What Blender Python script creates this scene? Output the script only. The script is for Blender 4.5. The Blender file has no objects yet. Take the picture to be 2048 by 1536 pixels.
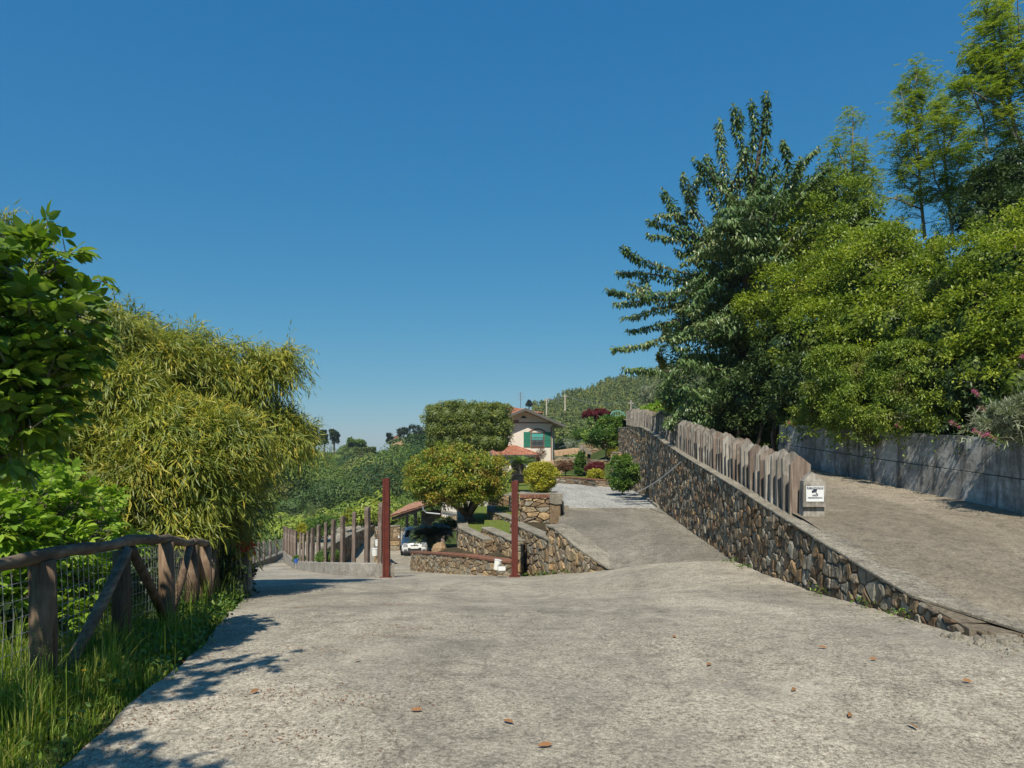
import bpy, math, random
import numpy as np
from mathutils import Vector, Matrix
R = math.radians
scene = bpy.context.scene
C = scene.collection
rng = np.random.default_rng(7)
random.seed(7)

# ------------------------------------------------------------------ camera, sky, sun, exposure
F = 1420.0; HZ = 890.0; CX = 1024.0; CAMZ = 1.6
cam = bpy.data.cameras.new('camera'); camo = bpy.data.objects.new('camera', cam); C.objects.link(camo)
camo.location = (0, 0, CAMZ); camo.rotation_euler = (R(90), 0, 0)
cam.sensor_width = 36; cam.lens = 36*F/2048; cam.shift_y = (HZ-768)/2048
cam.clip_start = 0.05; cam.clip_end = 6000
scene.camera = camo
SUN_EL = 52; SUN_AZ = 10          # azimuth: degrees to the left of straight behind the camera
sv = Vector((-math.sin(R(SUN_AZ))*math.cos(R(SUN_EL)), -math.cos(R(SUN_AZ))*math.cos(R(SUN_EL)), math.sin(R(SUN_EL))))
w = bpy.data.worlds.new('World'); scene.world = w; w.use_nodes = True
nt = w.node_tree; nt.nodes.clear()
sky = nt.nodes.new('ShaderNodeTexSky'); sky.sky_type = 'NISHITA'; sky.sun_disc = False
sky.sun_elevation = R(SUN_EL); sky.sun_rotation = R(180+SUN_AZ); sky.altitude = 200
sky.air_density = 1.0; sky.dust_density = 0.15; sky.ozone_density = 3.5
hs = nt.nodes.new('ShaderNodeHueSaturation'); hs.inputs['Saturation'].default_value = 1.12; hs.inputs['Hue'].default_value = 0.5
bg = nt.nodes.new('ShaderNodeBackground'); bg.inputs[1].default_value = 0.10
wo = nt.nodes.new('ShaderNodeOutputWorld')
nt.links.new(sky.outputs[0], hs.inputs['Color']); tn = nt.nodes.new('ShaderNodeMix'); tn.data_type = 'RGBA'; tn.blend_type = 'MULTIPLY'; tn.inputs[0].default_value = 1; tn.inputs[7].default_value = (.80, 1.04, 1.06, 1)
nt.links.new(hs.outputs[0], tn.inputs[6]); sp = nt.nodes.new('ShaderNodeSeparateColor'); cb = nt.nodes.new('ShaderNodeCombineColor'); nt.links.new(tn.outputs[2], sp.inputs[0])
for ch, (k, g) in enumerate(((.43, 1.06), (.46, .587), (.57, .35))):
    U = .127; pw = nt.nodes.new('ShaderNodeMath'); pw.operation = 'POWER'; pw.inputs[1].default_value = g; ml = nt.nodes.new('ShaderNodeMath'); ml.operation = 'MULTIPLY'; ml.inputs[1].default_value = k*U**g/U
    nt.links.new(sp.outputs[ch], pw.inputs[0]); nt.links.new(pw.outputs[0], ml.inputs[0]); nt.links.new(ml.outputs[0], cb.inputs[ch])
nt.links.new(cb.outputs[0], bg.inputs[0]); nt.links.new(bg.outputs[0], wo.inputs[0])
sun = bpy.data.lights.new('sun', 'SUN'); sun.energy = 4.6; sun.angle = R(0.53); sun.color = (1, 0.93, 0.80)
suno = bpy.data.objects.new('sun', sun); C.objects.link(suno); suno.rotation_euler = sv.to_track_quat('Z', 'Y').to_euler()
scene.view_settings.view_transform = 'Standard'; scene.view_settings.look = 'None'
scene.view_settings.exposure = 0.35; scene.view_settings.gamma = 1
scene.render.engine = 'CYCLES'

# ------------------------------------------------------------------ helpers
def P(px, py, d):
    return np.array([(px-CX)/F*d, d, CAMZ+(HZ-py)/F*d])
def PX(px, d): return (px-CX)/F*d
def PZ(py, d): return CAMZ+(HZ-py)/F*d
def tag(o, label=None, cat=None, group=None, kind=None):
    if label: o['label'] = label
    if cat: o['category'] = cat
    if group: o['group'] = group
    if kind: o['kind'] = kind
    return o
def empty(name, loc, rz=0, **k):
    o = bpy.data.objects.new(name, None); C.objects.link(o); o.location = loc; o.rotation_euler = (0, 0, rz); o.empty_display_size = .2
    return tag(o, **k)
def link(name, me, mat, parent=None, smooth=False, world=True):
    o = bpy.data.objects.new(name, me); C.objects.link(o)
    for m in (mat if isinstance(mat, (list, tuple)) else [mat]):
        me.materials.append(m)
    if parent is not None:
        o.parent = parent
        if world:
            bpy_m = Matrix.Translation(parent.location) @ parent.rotation_euler.to_matrix().to_4x4()
            if parent.parent is not None: bpy_m = Matrix.Identity(4)
            p = parent; mat4 = Matrix.Identity(4); chain = []
            while p is not None:
                chain.append(p); p = p.parent
            for p in reversed(chain):
                mat4 = mat4 @ p.matrix_parent_inverse @ Matrix.Translation(p.location) @ p.rotation_euler.to_matrix().to_4x4()
            o.matrix_parent_inverse = mat4.inverted()
    if smooth: me.polygons.foreach_set('use_smooth', [True]*len(me.polygons))
    return o
class MB:
    """collects shapes, builds them as one mesh"""
    def __init__(s): s.v = []; s.f = []; s.t = []; s.m = []
    def add(s, vs, fs, t=None, m=0):
        n = len(s.v); s.v += [tuple(map(float, v)) for v in vs]
        s.f += [tuple(n+i for i in f) for f in fs]
        s.t += [random.random() if t is None else t]*len(fs); s.m += [m]*len(fs)
    def box(s, x0, x1, y0, y1, z0, z1, t=None, m=0):
        s.add([(x0,y0,z0),(x1,y0,z0),(x1,y1,z0),(x0,y1,z0),(x0,y0,z1),(x1,y0,z1),(x1,y1,z1),(x0,y1,z1)],
              [(0,3,2,1),(4,5,6,7),(0,1,5,4),(1,2,6,5),(2,3,7,6),(3,0,4,7)], t, m)
    def obox(s, c, ux, uy, uz, t=None, m=0):
        c, ux, uy, uz = map(np.array, (c, ux, uy, uz))
        vs = [c+a*ux+b*uy+e*uz for e in (-1, 1) for a, b in ((-1,-1),(1,-1),(1,1),(-1,1))]
        s.add(vs, [(0,3,2,1),(4,5,6,7),(0,1,5,4),(1,2,6,5),(2,3,7,6),(3,0,4,7)], t, m)
    def prism(s, pts, y0, y1, t=None, m=0):      # pts in (x,z), extruded along y
        n = len(pts)
        s.add([(x, y0, z) for x, z in pts]+[(x, y1, z) for x, z in pts],
              [tuple(range(n)), tuple(range(2*n-1, n-1, -1))]+[(i, i+n, (i+1) % n+n, (i+1) % n) for i in range(n)], t, m)
    def slab(s, pts, th, t=None, m=0):            # polygon of 3d points with thickness downward
        n = len(pts)
        s.add([tuple(p) for p in pts]+[(p[0], p[1], p[2]-th) for p in pts],
              [tuple(range(n)), tuple(range(2*n-1, n-1, -1))]+[(i, i+n, (i+1) % n+n, (i+1) % n) for i in range(n)], t, m)
    def tube(s, pts, rad, k=6, t=None, caps=True, wob=0.0, m=0):
        pts = [np.array(p, float) for p in pts]; n = len(pts)
        if not hasattr(rad, '__len__'): rad = [rad]*n
        vs = []; prev = None
        for i, p in enumerate(pts):
            d = pts[min(i+1, n-1)]-pts[max(i-1, 0)]; d /= (np.linalg.norm(d)+1e-9)
            a = np.array([0, 0, 1.]) if abs(d[2]) < .9 else np.array([1., 0, 0])
            if prev is not None: a = prev
            u = a-d*np.dot(a, d); u /= np.linalg.norm(u)+1e-9; prev = u; v = np.cross(d, u)
            for j in range(k):
                an = 2*math.pi*j/k; r = rad[i]*(1+wob*(random.random()-.5))
                vs.append(p+r*(math.cos(an)*u+math.sin(an)*v))
        fs = [(i*k+j, i*k+(j+1) % k, (i+1)*k+(j+1) % k, (i+1)*k+j) for i in range(n-1) for j in range(k)]
        if caps: fs += [tuple(range(k-1, -1, -1)), tuple((n-1)*k+j for j in range(k))]
        s.add(vs, fs, t, m)
    def build(s, name, mat, parent=None, smooth=False, world=True):
        me = bpy.data.meshes.new(name); me.from_pydata(s.v, [], s.f)
        a = me.attributes.new('rnd', 'FLOAT', 'FACE'); a.data.foreach_set('value', np.array(s.t, dtype=np.float32))
        me.polygons.foreach_set('material_index', s.m)
        me.update()
        return link(name, me, mat, parent, smooth, world)

# ---- leaf meshes by numpy
T_S = (np.array([(0,0,0),(.45,.5,.1),(1,0,-.12),(.45,-.5,.1)]), np.array([(0,2,1),(0,3,2)]))
T_B = (np.array([(0,0,0),(.35,0,-.03),(.7,0,-.06),(1,0,-.2),(.32,.42,.07),(.68,.36,.02),(.32,-.42,.07),(.68,-.36,.02)]),
       np.array([(0,1,4),(0,6,1),(1,5,4),(1,2,5),(1,7,2),(1,6,7),(2,3,5),(2,7,3)]))
T_N = (np.array([(0,0,0),(.25,.5,.2),(1,0,-1.5),(.25,-.5,.2)]), np.array([(0,2,1),(0,3,2)]))
def unit(a): return a/(np.linalg.norm(a, axis=-1, keepdims=True)+1e-9)
def leaf_arrays(Pn, D, N, L, W, T, rnd):
    D = unit(D); N = N-D*(N*D).sum(1, keepdims=True); N = unit(N); S = np.cross(N, D)
    tv, tf = T; n = len(Pn); k = len(tv)
    L = np.broadcast_to(L, n)[:, None, None]; W = np.broadcast_to(W, n)[:, None, None]
    V = Pn[:, None, :]+D[:, None, :]*tv[None, :, 0:1]*L+S[:, None, :]*tv[None, :, 1:2]*W+N[:, None, :]*tv[None, :, 2:3]*W
    Fc = tf[None]+(np.arange(n)*k)[:, None, None]
    return V.reshape(-1, 3), Fc.reshape(-1, 3), np.repeat(rnd, len(tf))
def np_mesh(name, parts, mat, parent=None, extra=None):
    """parts: list of (V,F(tri),rnd)"""
    off = 0; Vs = []; Fs = []; Rs = []
    for V, Fc, r in parts:
        Vs.append(V); Fs.append(Fc+off); Rs.append(r); off += len(V)
    V = np.concatenate(Vs); Fc = np.concatenate(Fs); r = np.concatenate(Rs)
    me = bpy.data.meshes.new(name)
    me.vertices.add(len(V)); me.vertices.foreach_set('co', V.astype(np.float32).ravel())
    me.loops.add(Fc.size); me.loops.foreach_set('vertex_index', Fc.astype(np.int32).ravel())
    me.polygons.add(len(Fc)); me.polygons.foreach_set('loop_start', np.arange(0, Fc.size, 3, dtype=np.int32))
    me.polygons.foreach_set('loop_total', np.full(len(Fc), 3, dtype=np.int32))
    a = me.attributes.new('rnd', 'FLOAT', 'FACE'); a.data.foreach_set('value', r.astype(np.float32))
    me.update(calc_edges=True)
    return link(name, me, mat, parent)
def rdir(n):
    v = rng.normal(size=(n, 3)); return unit(v)
def blob_leaves(blobs, n, L, W, T=T_S, sub=14, subr=.33, droop=.2, up=.6, shell=.35, hue=.6, outw=.8, zcut=None, bot=False):
    """leaves on clumps that sit on ellipsoid blobs (x,y,z,rx,ry,rz)"""
    B = np.array(blobs, float); K = len(B)
    wt = (B[:, 3]*B[:, 5]); 
    ns = np.maximum(3, (sub*wt/wt.mean()).astype(int))
    bi = np.repeat(np.arange(K), ns); sd = rdir(len(bi)); sd[:, 2] = np.where(sd[:, 2] < (-1.1 if bot else -.5), -sd[:, 2], sd[:, 2])
    rr = B[bi, 3:6]; sc = B[bi, :3]+sd*rr*(.72+.2*rng.random((len(bi), 1)))
    sr = rr.min(1)*subr*(.7+.7*rng.random(len(bi))); st = rng.random(len(bi))
    p = sr**2; p /= p.sum(); ci = rng.choice(len(bi), n, p=p)
    d = rdir(n); d[:, 2] = np.where((d[:, 2] < 0) & (rng.random(n) < .5), -d[:, 2], d[:, 2])
    d = unit(d+.5*sd[ci]); 
    pos = sc[ci]+d*(sr[ci]*(1-shell*rng.random(n)**1.5))[:, None]*np.array([1.15, 1.15, .9])
    D = outw*d+.8*rdir(n)+np.array([0, 0, -droop]); N = up*np.array([0, 0, 1.])+.5*d+.5*rdir(n)
    Ls = L*(.65+.7*rng.random(n)); Ws = W*(.65+.7*rng.random(n))
    r = np.clip(hue*st[ci]+(1-hue)*rng.random(n), 0, 1)
    if zcut is not None:
        k = pos[:, 2] > zcut; pos, D, N, Ls, Ws, r = pos[k], D[k], N[k], Ls[k], Ws[k], r[k]
    return leaf_arrays(pos, D, N, Ls, Ws, T, r)
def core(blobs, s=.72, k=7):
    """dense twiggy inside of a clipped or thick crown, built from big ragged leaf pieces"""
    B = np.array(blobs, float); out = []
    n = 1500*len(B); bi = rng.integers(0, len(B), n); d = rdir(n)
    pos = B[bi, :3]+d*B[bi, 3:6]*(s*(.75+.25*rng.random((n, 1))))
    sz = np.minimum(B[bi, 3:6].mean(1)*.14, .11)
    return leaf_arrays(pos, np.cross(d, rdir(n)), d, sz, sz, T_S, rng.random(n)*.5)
def Bp(px, py, d, rpx, ry=None, rd=None):
    c = P(px, py, d); r = rpx/F*d; return (c[0], c[1], c[2], r, rd if rd else r, (ry/F*d) if ry else r)

# ------------------------------------------------------------------ materials
def nmat(name):
    m = bpy.data.materials.new(name); m.use_nodes = True; n = m.node_tree; b = n.nodes['Principled BSDF']
    return m, n, b
def N_(n, t, **k):
    x = n.nodes.new(t)
    for a, v in k.items(): setattr(x, a, v)
    return x
def coords(n, scale=(1, 1, 1), kind='Object'):
    tc = N_(n, 'ShaderNodeTexCoord'); mp = N_(n, 'ShaderNodeMapping'); mp.inputs['Scale'].default_value = scale
    n.links.new(tc.outputs[kind], mp.inputs[0]); return mp.outputs[0]
def noise(n, vec, sc, det=4, rough=.6, dist=0):
    x = N_(n, 'ShaderNodeTexNoise'); x.inputs['Scale'].default_value = sc; x.inputs['Detail'].default_value = det
    x.inputs['Roughness'].default_value = rough; x.inputs['Distortion'].default_value = dist
    n.links.new(vec, x.inputs['Vector']); return x.outputs['Fac']
def ramp(n, fac, stops, interp='LINEAR'):
    r = N_(n, 'ShaderNodeValToRGB'); r.color_ramp.interpolation = interp; e = r.color_ramp.elements
    while len(e) < len(stops): e.new(.5)
    for i, (p, c) in enumerate(stops):
        e[i].position = p; e[i].color = (c[0], c[1], c[2], 1) if hasattr(c, '__len__') else (c, c, c, 1)
    n.links.new(fac, r.inputs[0]); return r.outputs[0]
def mix(n, a, b, fac, mode='MIX'):
    x = N_(n, 'ShaderNodeMix', data_type='RGBA', blend_type=mode)
    for s, v in ((x.inputs[0], fac), (x.inputs[6], a), (x.inputs[7], b)):
        if hasattr(v, 'is_linked') or hasattr(v, 'links'): n.links.new(v, s)
        elif hasattr(v, '__len__'): s.default_value = (v[0], v[1], v[2], 1)
        else: s.default_value = v
    return x.outputs[2]
def bump(n, b, h, st=.5, dist=.02):
    x = N_(n, 'ShaderNodeBump'); x.inputs['Strength'].default_value = st; x.inputs['Distance'].default_value = dist
    n.links.new(h, x.inputs['Height']); n.links.new(x.outputs[0], b.inputs['Normal'])
def leafmat(name, cols, trans=.35, rough=.5, patch=None, tsc=1.35):
    m, n, b = nmat(name)
    at = N_(n, 'ShaderNodeAttribute', attribute_name='rnd')
    k = len(cols); c = ramp(n, at.outputs['Fac'], [(i/(k-1), cc) for i, cc in enumerate(cols)])
    if patch:
        v = coords(n); f = noise(n, v, patch[1], 3); f = ramp(n, f, [(patch[2] if len(patch) > 2 else .48, 0), ((patch[2] if len(patch) > 2 else .48)+.12, 1)])
        c = mix(n, c, patch[0], f)
    n.links.new(c, b.inputs['Base Color']); b.inputs['Roughness'].default_value = rough
    b.inputs['Specular IOR Level'].default_value = .35
    tr = N_(n, 'ShaderNodeBsdfTranslucent'); g = mix(n, c, (.95*tsc, 1.0*tsc, .40*tsc), 1.0, 'MULTIPLY')
    n.links.new(g, tr.inputs[0])
    ms = N_(n, 'ShaderNodeMixShader'); ms.inputs[0].default_value = trans
    n.links.new(b.outputs[0], ms.inputs[1]); n.links.new(tr.outputs[0], ms.inputs[2])
    n.links.new(ms.outputs[0], n.nodes['Material Output'].inputs[0])
    return m
def plain(name, col, rough=.6, metal=0, var=.15, sc=8, spec=.5):
    m, n, b = nmat(name); v = coords(n); f = noise(n, v, sc, 5)
    c = ramp(n, f, [(.3, [x*(1-var) for x in col]), (.7, [min(1, x*(1+var)) for x in col])])
    n.links.new(c, b.inputs['Base Color']); b.inputs['Roughness'].default_value = rough; b.inputs['Metallic'].default_value = metal
    b.inputs['Specular IOR Level'].default_value = spec
    return m
def concrete(name, c0, c1, dark, speck=.5, patchsc=.35, bst=.6, grain=38, dpos=.5, crack=False):
    m, n, b = nmat(name); v = coords(n)
    f1 = noise(n, v, grain, 6, .75); c = ramp(n, f1, [(.36, [x*(1-.55*speck) for x in c0]), (.47, c0), (.58, c1), (.7, [min(1, x*1.25) for x in c1])])
    vo = N_(n, 'ShaderNodeTexVoronoi'); vo.inputs['Scale'].default_value = grain*4.2; n.links.new(v, vo.inputs['Vector'])
    peb = ramp(n, vo.outputs['Color'], [(.15, .30), (.4, .92), (.6, 1.05), (.85, 1.5)])
    c = mix(n, c, peb, .62*speck, 'MULTIPLY')
    f2 = noise(n, v, patchsc, 6, .62, .6); k = ramp(n, f2, [(dpos-.08, 0), (dpos+.14, 1)])
    c = mix(n, c, dark, mix(n, (0, 0, 0), (.6, .6, .6), k))
    f3 = noise(n, v, 2.6, 8, .7, 1.0); k3 = ramp(n, f3, [(.56, 0), (.68, 1)])
    c = mix(n, c, dark, mix(n, (0, 0, 0), (.5, .5, .5), k3))
    f6 = noise(n, v, 5.0, 9, .8, .3); k6 = ramp(n, f6, [(.36, .60), (.5, 1.0), (.64, 1.2)]); c = mix(n, c, k6, .85, 'MULTIPLY')
    f5 = noise(n, coords(n, (.9, .16, 1)), 1.0, 5, .6, .5); k5 = ramp(n, f5, [(.4, .86), (.6, 1.10)]); c = mix(n, c, k5, 1, 'MULTIPLY')
    if crack:
        vc = N_(n, 'ShaderNodeTexVoronoi', feature='DISTANCE_TO_EDGE'); vc.inputs['Scale'].default_value = .2; wn = N_(n, 'ShaderNodeTexNoise'); wn.inputs['Scale'].default_value = 1.7; wn.inputs['Detail'].default_value = 8; n.links.new(v, wn.inputs['Vector'])
        va = N_(n, 'ShaderNodeVectorMath', operation='MULTIPLY_ADD'); va.inputs[1].default_value = (1.3, 1.3, 1.3); n.links.new(wn.outputs['Color'], va.inputs[0]); n.links.new(v, va.inputs[2]); n.links.new(va.outputs[0], vc.inputs['Vector'])
        kc = ramp(n, vc.outputs['Distance'], [(0, .5), (.0025, 1)]); c = mix(n, c, kc, .7, 'MULTIPLY')
        rg = ramp(n, noise(n, v, 1.9, 8, .75, 1.2), [(.60, 0), (.70, 1)]); c = mix(n, c, (.16, .105, .065), mix(n, (0, 0, 0), (.45, .45, .45), rg))
    f4 = noise(n, v, .7, 8, .78, .6); k4 = ramp(n, f4, [(.55, 0), (.7, 1)])
    c = mix(n, c, [min(1, x*1.25) for x in c1], mix(n, (0, 0, 0), (.45, .45, .45), k4))
    n.links.new(c, b.inputs['Base Color']); b.inputs['Roughness'].default_value = .9; b.inputs['Specular IOR Level'].default_value = .2
    hh = N_(n, 'ShaderNodeMath', operation='ADD'); n.links.new(f1, hh.inputs[0]); n.links.new(f3, hh.inputs[1])
    bump(n, b, hh.outputs[0], bst, .02)
    return m
def woodmat(name, c0, c1, c2, axis=2, moss=None):
    m, n, b = nmat(name); s = [14, 14, 14]; s[axis] = 1.1
    v = coords(n, tuple(s)); f = noise(n, v, 1.6, 7, .7, .4)
    c = ramp(n, f, [(.3, c0), (.5, c1), (.7, c2)])
    at = N_(n, 'ShaderNodeAttribute', attribute_name='rnd')
    k = ramp(n, at.outputs['Fac'], [(0, .72), (1, 1.25)]); c = mix(n, c, k, 1, 'MULTIPLY')
    v2 = coords(n); f2 = noise(n, v2, 2.3, 4); kk = ramp(n, f2, [(.52, 0), (.66, 1)])
    c = mix(n, c, moss if moss else [x*1.3 for x in c2], mix(n, (0, 0, 0), (.55, .55, .55), kk))
    n.links.new(c, b.inputs['Base Color']); b.inputs['Roughness'].default_value = .85; b.inputs['Specular IOR Level'].default_value = .2
    bump(n, b, f, .7, .012)
    return m
def stonemat(name, cols, dull=1):
    m, n, b = nmat(name); at = N_(n, 'ShaderNodeAttribute', attribute_name='rnd'); k = len(cols)
    c = ramp(n, at.outputs['Fac'], [((i+.5)/k, cc) for i, cc in enumerate(cols)])
    v = coords(n, (1, 1, .6)); f = noise(n, v, 14, 7, .72, .5); kk = ramp(n, f, [(.32, .42), (.5, .95), (.68, 1.5)])
    c = mix(n, c, kk, .8, 'MULTIPLY')
    f2 = noise(n, v, 5, 4); k2 = ramp(n, f2, [(.54, 0), (.64, 1)])
    c = mix(n, c, (.20, .12, .055), mix(n, (0, 0, 0), (.4, .4, .4), k2))
    n.links.new(c, b.inputs['Base Color']); b.inputs['Roughness'].default_value = .85; b.inputs['Specular IOR Level'].default_value = .25
    bump(n, b, f, 1.0, .03)
    return m
M = {}
M['drive'] = concrete('driveway_concrete', (.325, .287, .222), (.475, .425, .335), (.17, .155, .125), 1.0, .35, .45, 36, crack=True)
M['road'] = concrete('road_concrete', (.235, .20, .15), (.33, .285, .217), (.17, .143, .105), .8, .3, .6, 28)
M['ramp'] = concrete('ramp_concrete', (.21, .19, .15), (.31, .28, .225), (.13, .115, .09), .9, .5, .9, 26)
M['gravel'] = concrete('white_gravel', (.32, .312, .285), (.46, .45, .415), (.24, .225, .18), 1.0, .5, 1.2, 14, .62)
M['yard'] = concrete('yard_concrete', (.29, .27, .23), (.36, .335, .285), (.22, .2, .17), .3)
M['coping'] = concrete('coping_stone', (.25, .225, .175), (.33, .30, .24), (.15, .13, .10), .8, 1.2, .8, 22)
M['kerb'] = concrete('kerb_concrete', (.34, .31, .26), (.44, .40, .34), (.23, .20, .16), .4, 1.0, .5, 20)
M['mortar'] = plain('mortar_dark', (.15, .125, .092), .95, 0, .4, 20, .1)
M['stone'] = stonemat('wall_stone', [(0.094, 0.061, 0.039), (0.179, 0.119, 0.070), (0.263, 0.198, 0.124), (0.160, 0.148, 0.119), (0.310, 0.287, 0.227), (0.122, 0.089, 0.063), (0.320, 0.218, 0.119), (0.216, 0.188, 0.146), (0.141, 0.104, 0.070), (0.348, 0.327, 0.270), (0.197, 0.139, 0.081)])
M['stone2'] = stonemat('terrace_stone', [(0.184, 0.127, 0.075), (0.253, 0.184, 0.109), (0.345, 0.265, 0.161), (0.276, 0.253, 0.196), (0.218, 0.172, 0.127), (0.391, 0.276, 0.149)])
M['plank'] = woodmat('grey_timber', (.085, .074, .062), (.22, .198, .168), (.38, .35, .305))
M['plank2'] = woodmat('red_brown_timber', (.09, .06, .045), (.19, .145, .115), (.31, .265, .22))
M['sleeper'] = woodmat('old_sleeper', (.085, .06, .048), (.17, .13, .105), (.30, .25, .21))
M['rail'] = woodmat('round_pole', (.06, .045, .032), (.13, .10, .072), (.25, .20, .145), 1)
M['pole'] = woodmat('round_post', (.06, .037, .024), (.135, .088, .056), (.23, .165, .11))
M['bark'] = woodmat('bark', (.045, .035, .025), (.10, .08, .06), (.17, .14, .11))
M['barkpale'] = woodmat('pale_bark', (.10, .085, .065), (.19, .165, .13), (.28, .25, .2))
M['redsteel'] = plain('oxide_red_steel', (.105, .022, .014), .45, 0, .25, 5)
M['soil'] = plain('soil', (.06, .048, .03), 1, 0, .4, 3, .05)
M['wire'] = plain('galvanised_wire', (.32, .34, .35), .45, .6, .15)
M['white'] = plain('white_plastic', (.72, .72, .68), .4, 0, .05)
M['plaster'] = plain('pale_plaster', (.70, .63, .54), .9, 0, .06, 1.5, .2)
M['trimbrown'] = plain('brown_trim', (.22, .12, .085), .8, 0, .15)
M['fascia'] = plain('grey_fascia', (.10, .10, .09), .6, 0, .15)
M['soffit'] = plain('pale_soffit', (.50, .42, .33), .8, 0, .1)
M['shutter'] = plain('green_shutter', (.03, .19, .125), .5, 0, .1)
M['glass'] = plain('dark_glass', (.02, .03, .035), .25, 0, .1, 8, .35)
M['curtain'] = plain('teal_blind', (.06, .34, .30), .7, 0, .15)
M['brick'] = plain('brick_cap', (.20, .095, .06), .85, 0, .35, 12, .2)
M['black'] = plain('black_plastic', (.02, .02, .022), .5)
M['carpaint'] = plain('white_car_paint', (.66, .67, .67), .22, 0, .02)
M['tyre'] = plain('tyre_rubber', (.02, .02, .02), .8)
M['chrome'] = plain('clear_lamp_glass', (.55, .58, .6), .12, .4, .05)
M['blue'] = plain('blue_plastic', (.03, .10, .42), .4)
M['greenmetal'] = plain('green_metal', (.16, .42, .33), .45, .1)
M['pinkstone'] = plain('sandstone', (.42, .28, .17), .9, 0, .3, 6, .2)
M['rope'] = plain('white_rope', (.6, .6, .57), .8)
M['ink'] = plain('dark_ink', (.03, .035, .06), .6)
M['paper'] = plain('white_sign_board', (.72, .73, .72), .5, 0, .04)
def tiles(name, c0, c1, c2):
    m, n, b = nmat(name); at = N_(n, 'ShaderNodeAttribute', attribute_name='rnd')
    c = ramp(n, at.outputs['Fac'], [(0, c0), (.5, c1), (1, c2)])
    v = coords(n); f = noise(n, v, 5, 5); k = ramp(n, f, [(.35, .65), (.65, 1.2)]); c = mix(n, c, k, .8, 'MULTIPLY')
    n.links.new(c, b.inputs['Base Color']); b.inputs['Roughness'].default_value = .85
    return m
M['tile'] = tiles('terracotta_tiles', (.27, .095, .055), (.38, .15, .085), (.48, .22, .13))
M['oldtile'] = tiles('old_clay_tiles', (.17, .085, .055), (.28, .135, .085), (.36, .21, .14))

# hillside / ground material: mixed greens
m, n, b = nmat('meadow_ground'); v = coords(n)
f = noise(n, v, .35, 8, .7); c = ramp(n, f, [(.3, (.03, .045, .015)), (.5, (.055, .08, .022)), (.68, (.11, .12, .045))])
n.links.new(c, b.inputs['Base Color']); b.inputs['Roughness'].default_value = 1; b.inputs['Specular IOR Level'].default_value = .1
bump(n, b, noise(n, v, 4, 6), .8, .1); M['ground'] = m
m, n, b = nmat('short_lawn'); v = coords(n)
f = noise(n, v, 9, 8, .75); c = ramp(n, f, [(.3, (.06, .085, .015)), (.5, (.12, .16, .03)), (.68, (.2, .2, .06))])
n.links.new(c, b.inputs['Base Color']); b.inputs['Roughness'].default_value = 1; b.inputs['Specular IOR Level'].default_value = .1
bump(n, b, noise(n, v, 30, 6), .8, .03); M['lawn'] = m
# stained shuttered concrete
m, n, b = nmat('stained_wall_concrete'); v = coords(n); vz = coords(n, (1.3, 1.3, .22))
c = ramp(n, noise(n, v, 8, 7, .7), [(.3, (.22, .22, .21)), (.5, (.38, .38, .36)), (.7, (.55, .55, .53))])
st = ramp(n, noise(n, vz, 2.4, 7, .72, .5), [(.48, 0), (.62, 1)]); c = mix(n, c, (.05, .047, .04), mix(n, (0, 0, 0), (.85, .85, .85), st))
st2 = ramp(n, noise(n, v, 1.3, 5, .7), [(.45, 0), (.6, 1)]); c = mix(n, c, (.10, .095, .08), mix(n, (0, 0, 0), (.6, .6, .6), st2))
n.links.new(c, b.inputs['Base Color']); b.inputs['Roughness'].default_value = .9; bump(n, b, noise(n, v, 12, 6), .5, .02); M['wallconc'] = m

L = {}
L['walnut'] = leafmat('big_leaf_green', [(0.059, 0.120, 0.014), (0.106, 0.192, 0.024), (0.185, 0.288, 0.034), (0.317, 0.384, 0.048)], .4, .45)
L['lime'] = leafmat('lime_leaf', [(.12, .21, .022), (.20, .33, .035), (.28, .42, .05), (.34, .42, .06)], .38, .5)
L['bamboo'] = leafmat('bamboo_leaf', [(0.073, 0.116, 0.027), (0.133, 0.187, 0.035), (0.242, 0.275, 0.041), (0.411, 0.375, 0.049), (0.605, 0.419, 0.065)], .35, .42, ((.09, .13, .04), .55, .52))
L['cherry'] = leafmat('cherry_leaf', [(0.053, 0.099, 0.032), (0.079, 0.145, 0.045), (0.145, 0.211, 0.073), (0.251, 0.290, 0.132)], .2, .33)
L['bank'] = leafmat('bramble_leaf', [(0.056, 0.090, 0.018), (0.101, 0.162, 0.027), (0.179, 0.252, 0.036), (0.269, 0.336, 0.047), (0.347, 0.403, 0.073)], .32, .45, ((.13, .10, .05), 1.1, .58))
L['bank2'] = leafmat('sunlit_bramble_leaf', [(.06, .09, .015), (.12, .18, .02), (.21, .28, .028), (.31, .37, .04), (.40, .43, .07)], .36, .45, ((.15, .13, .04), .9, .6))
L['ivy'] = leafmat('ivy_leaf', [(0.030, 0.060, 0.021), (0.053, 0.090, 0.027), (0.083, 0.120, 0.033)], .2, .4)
L['robinia'] = leafmat('robinia_leaf', [(0.105, 0.172, 0.018), (0.165, 0.243, 0.025), (0.255, 0.315, 0.043), (0.360, 0.372, 0.086)], .45, .5)
L['topiary'] = leafmat('olive_clipped_leaf', [(0.073, 0.107, 0.025), (0.132, 0.173, 0.037), (0.217, 0.252, 0.053), (0.300, 0.293, 0.069)], .22, .5)
L['orange'] = leafmat('orange_tinged_leaf', [(0.072, 0.131, 0.020), (0.132, 0.204, 0.025), (0.216, 0.277, 0.032), (0.361, 0.291, 0.038), (0.432, 0.263, 0.051)], .3, .45, ((.30, .20, .035), 1.1, .56))
L['yellow'] = leafmat('yellow_green_leaf', [(.16, .20, .022), (.32, .32, .03), (.48, .44, .05), (.55, .50, .09)], .32, .5)
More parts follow.
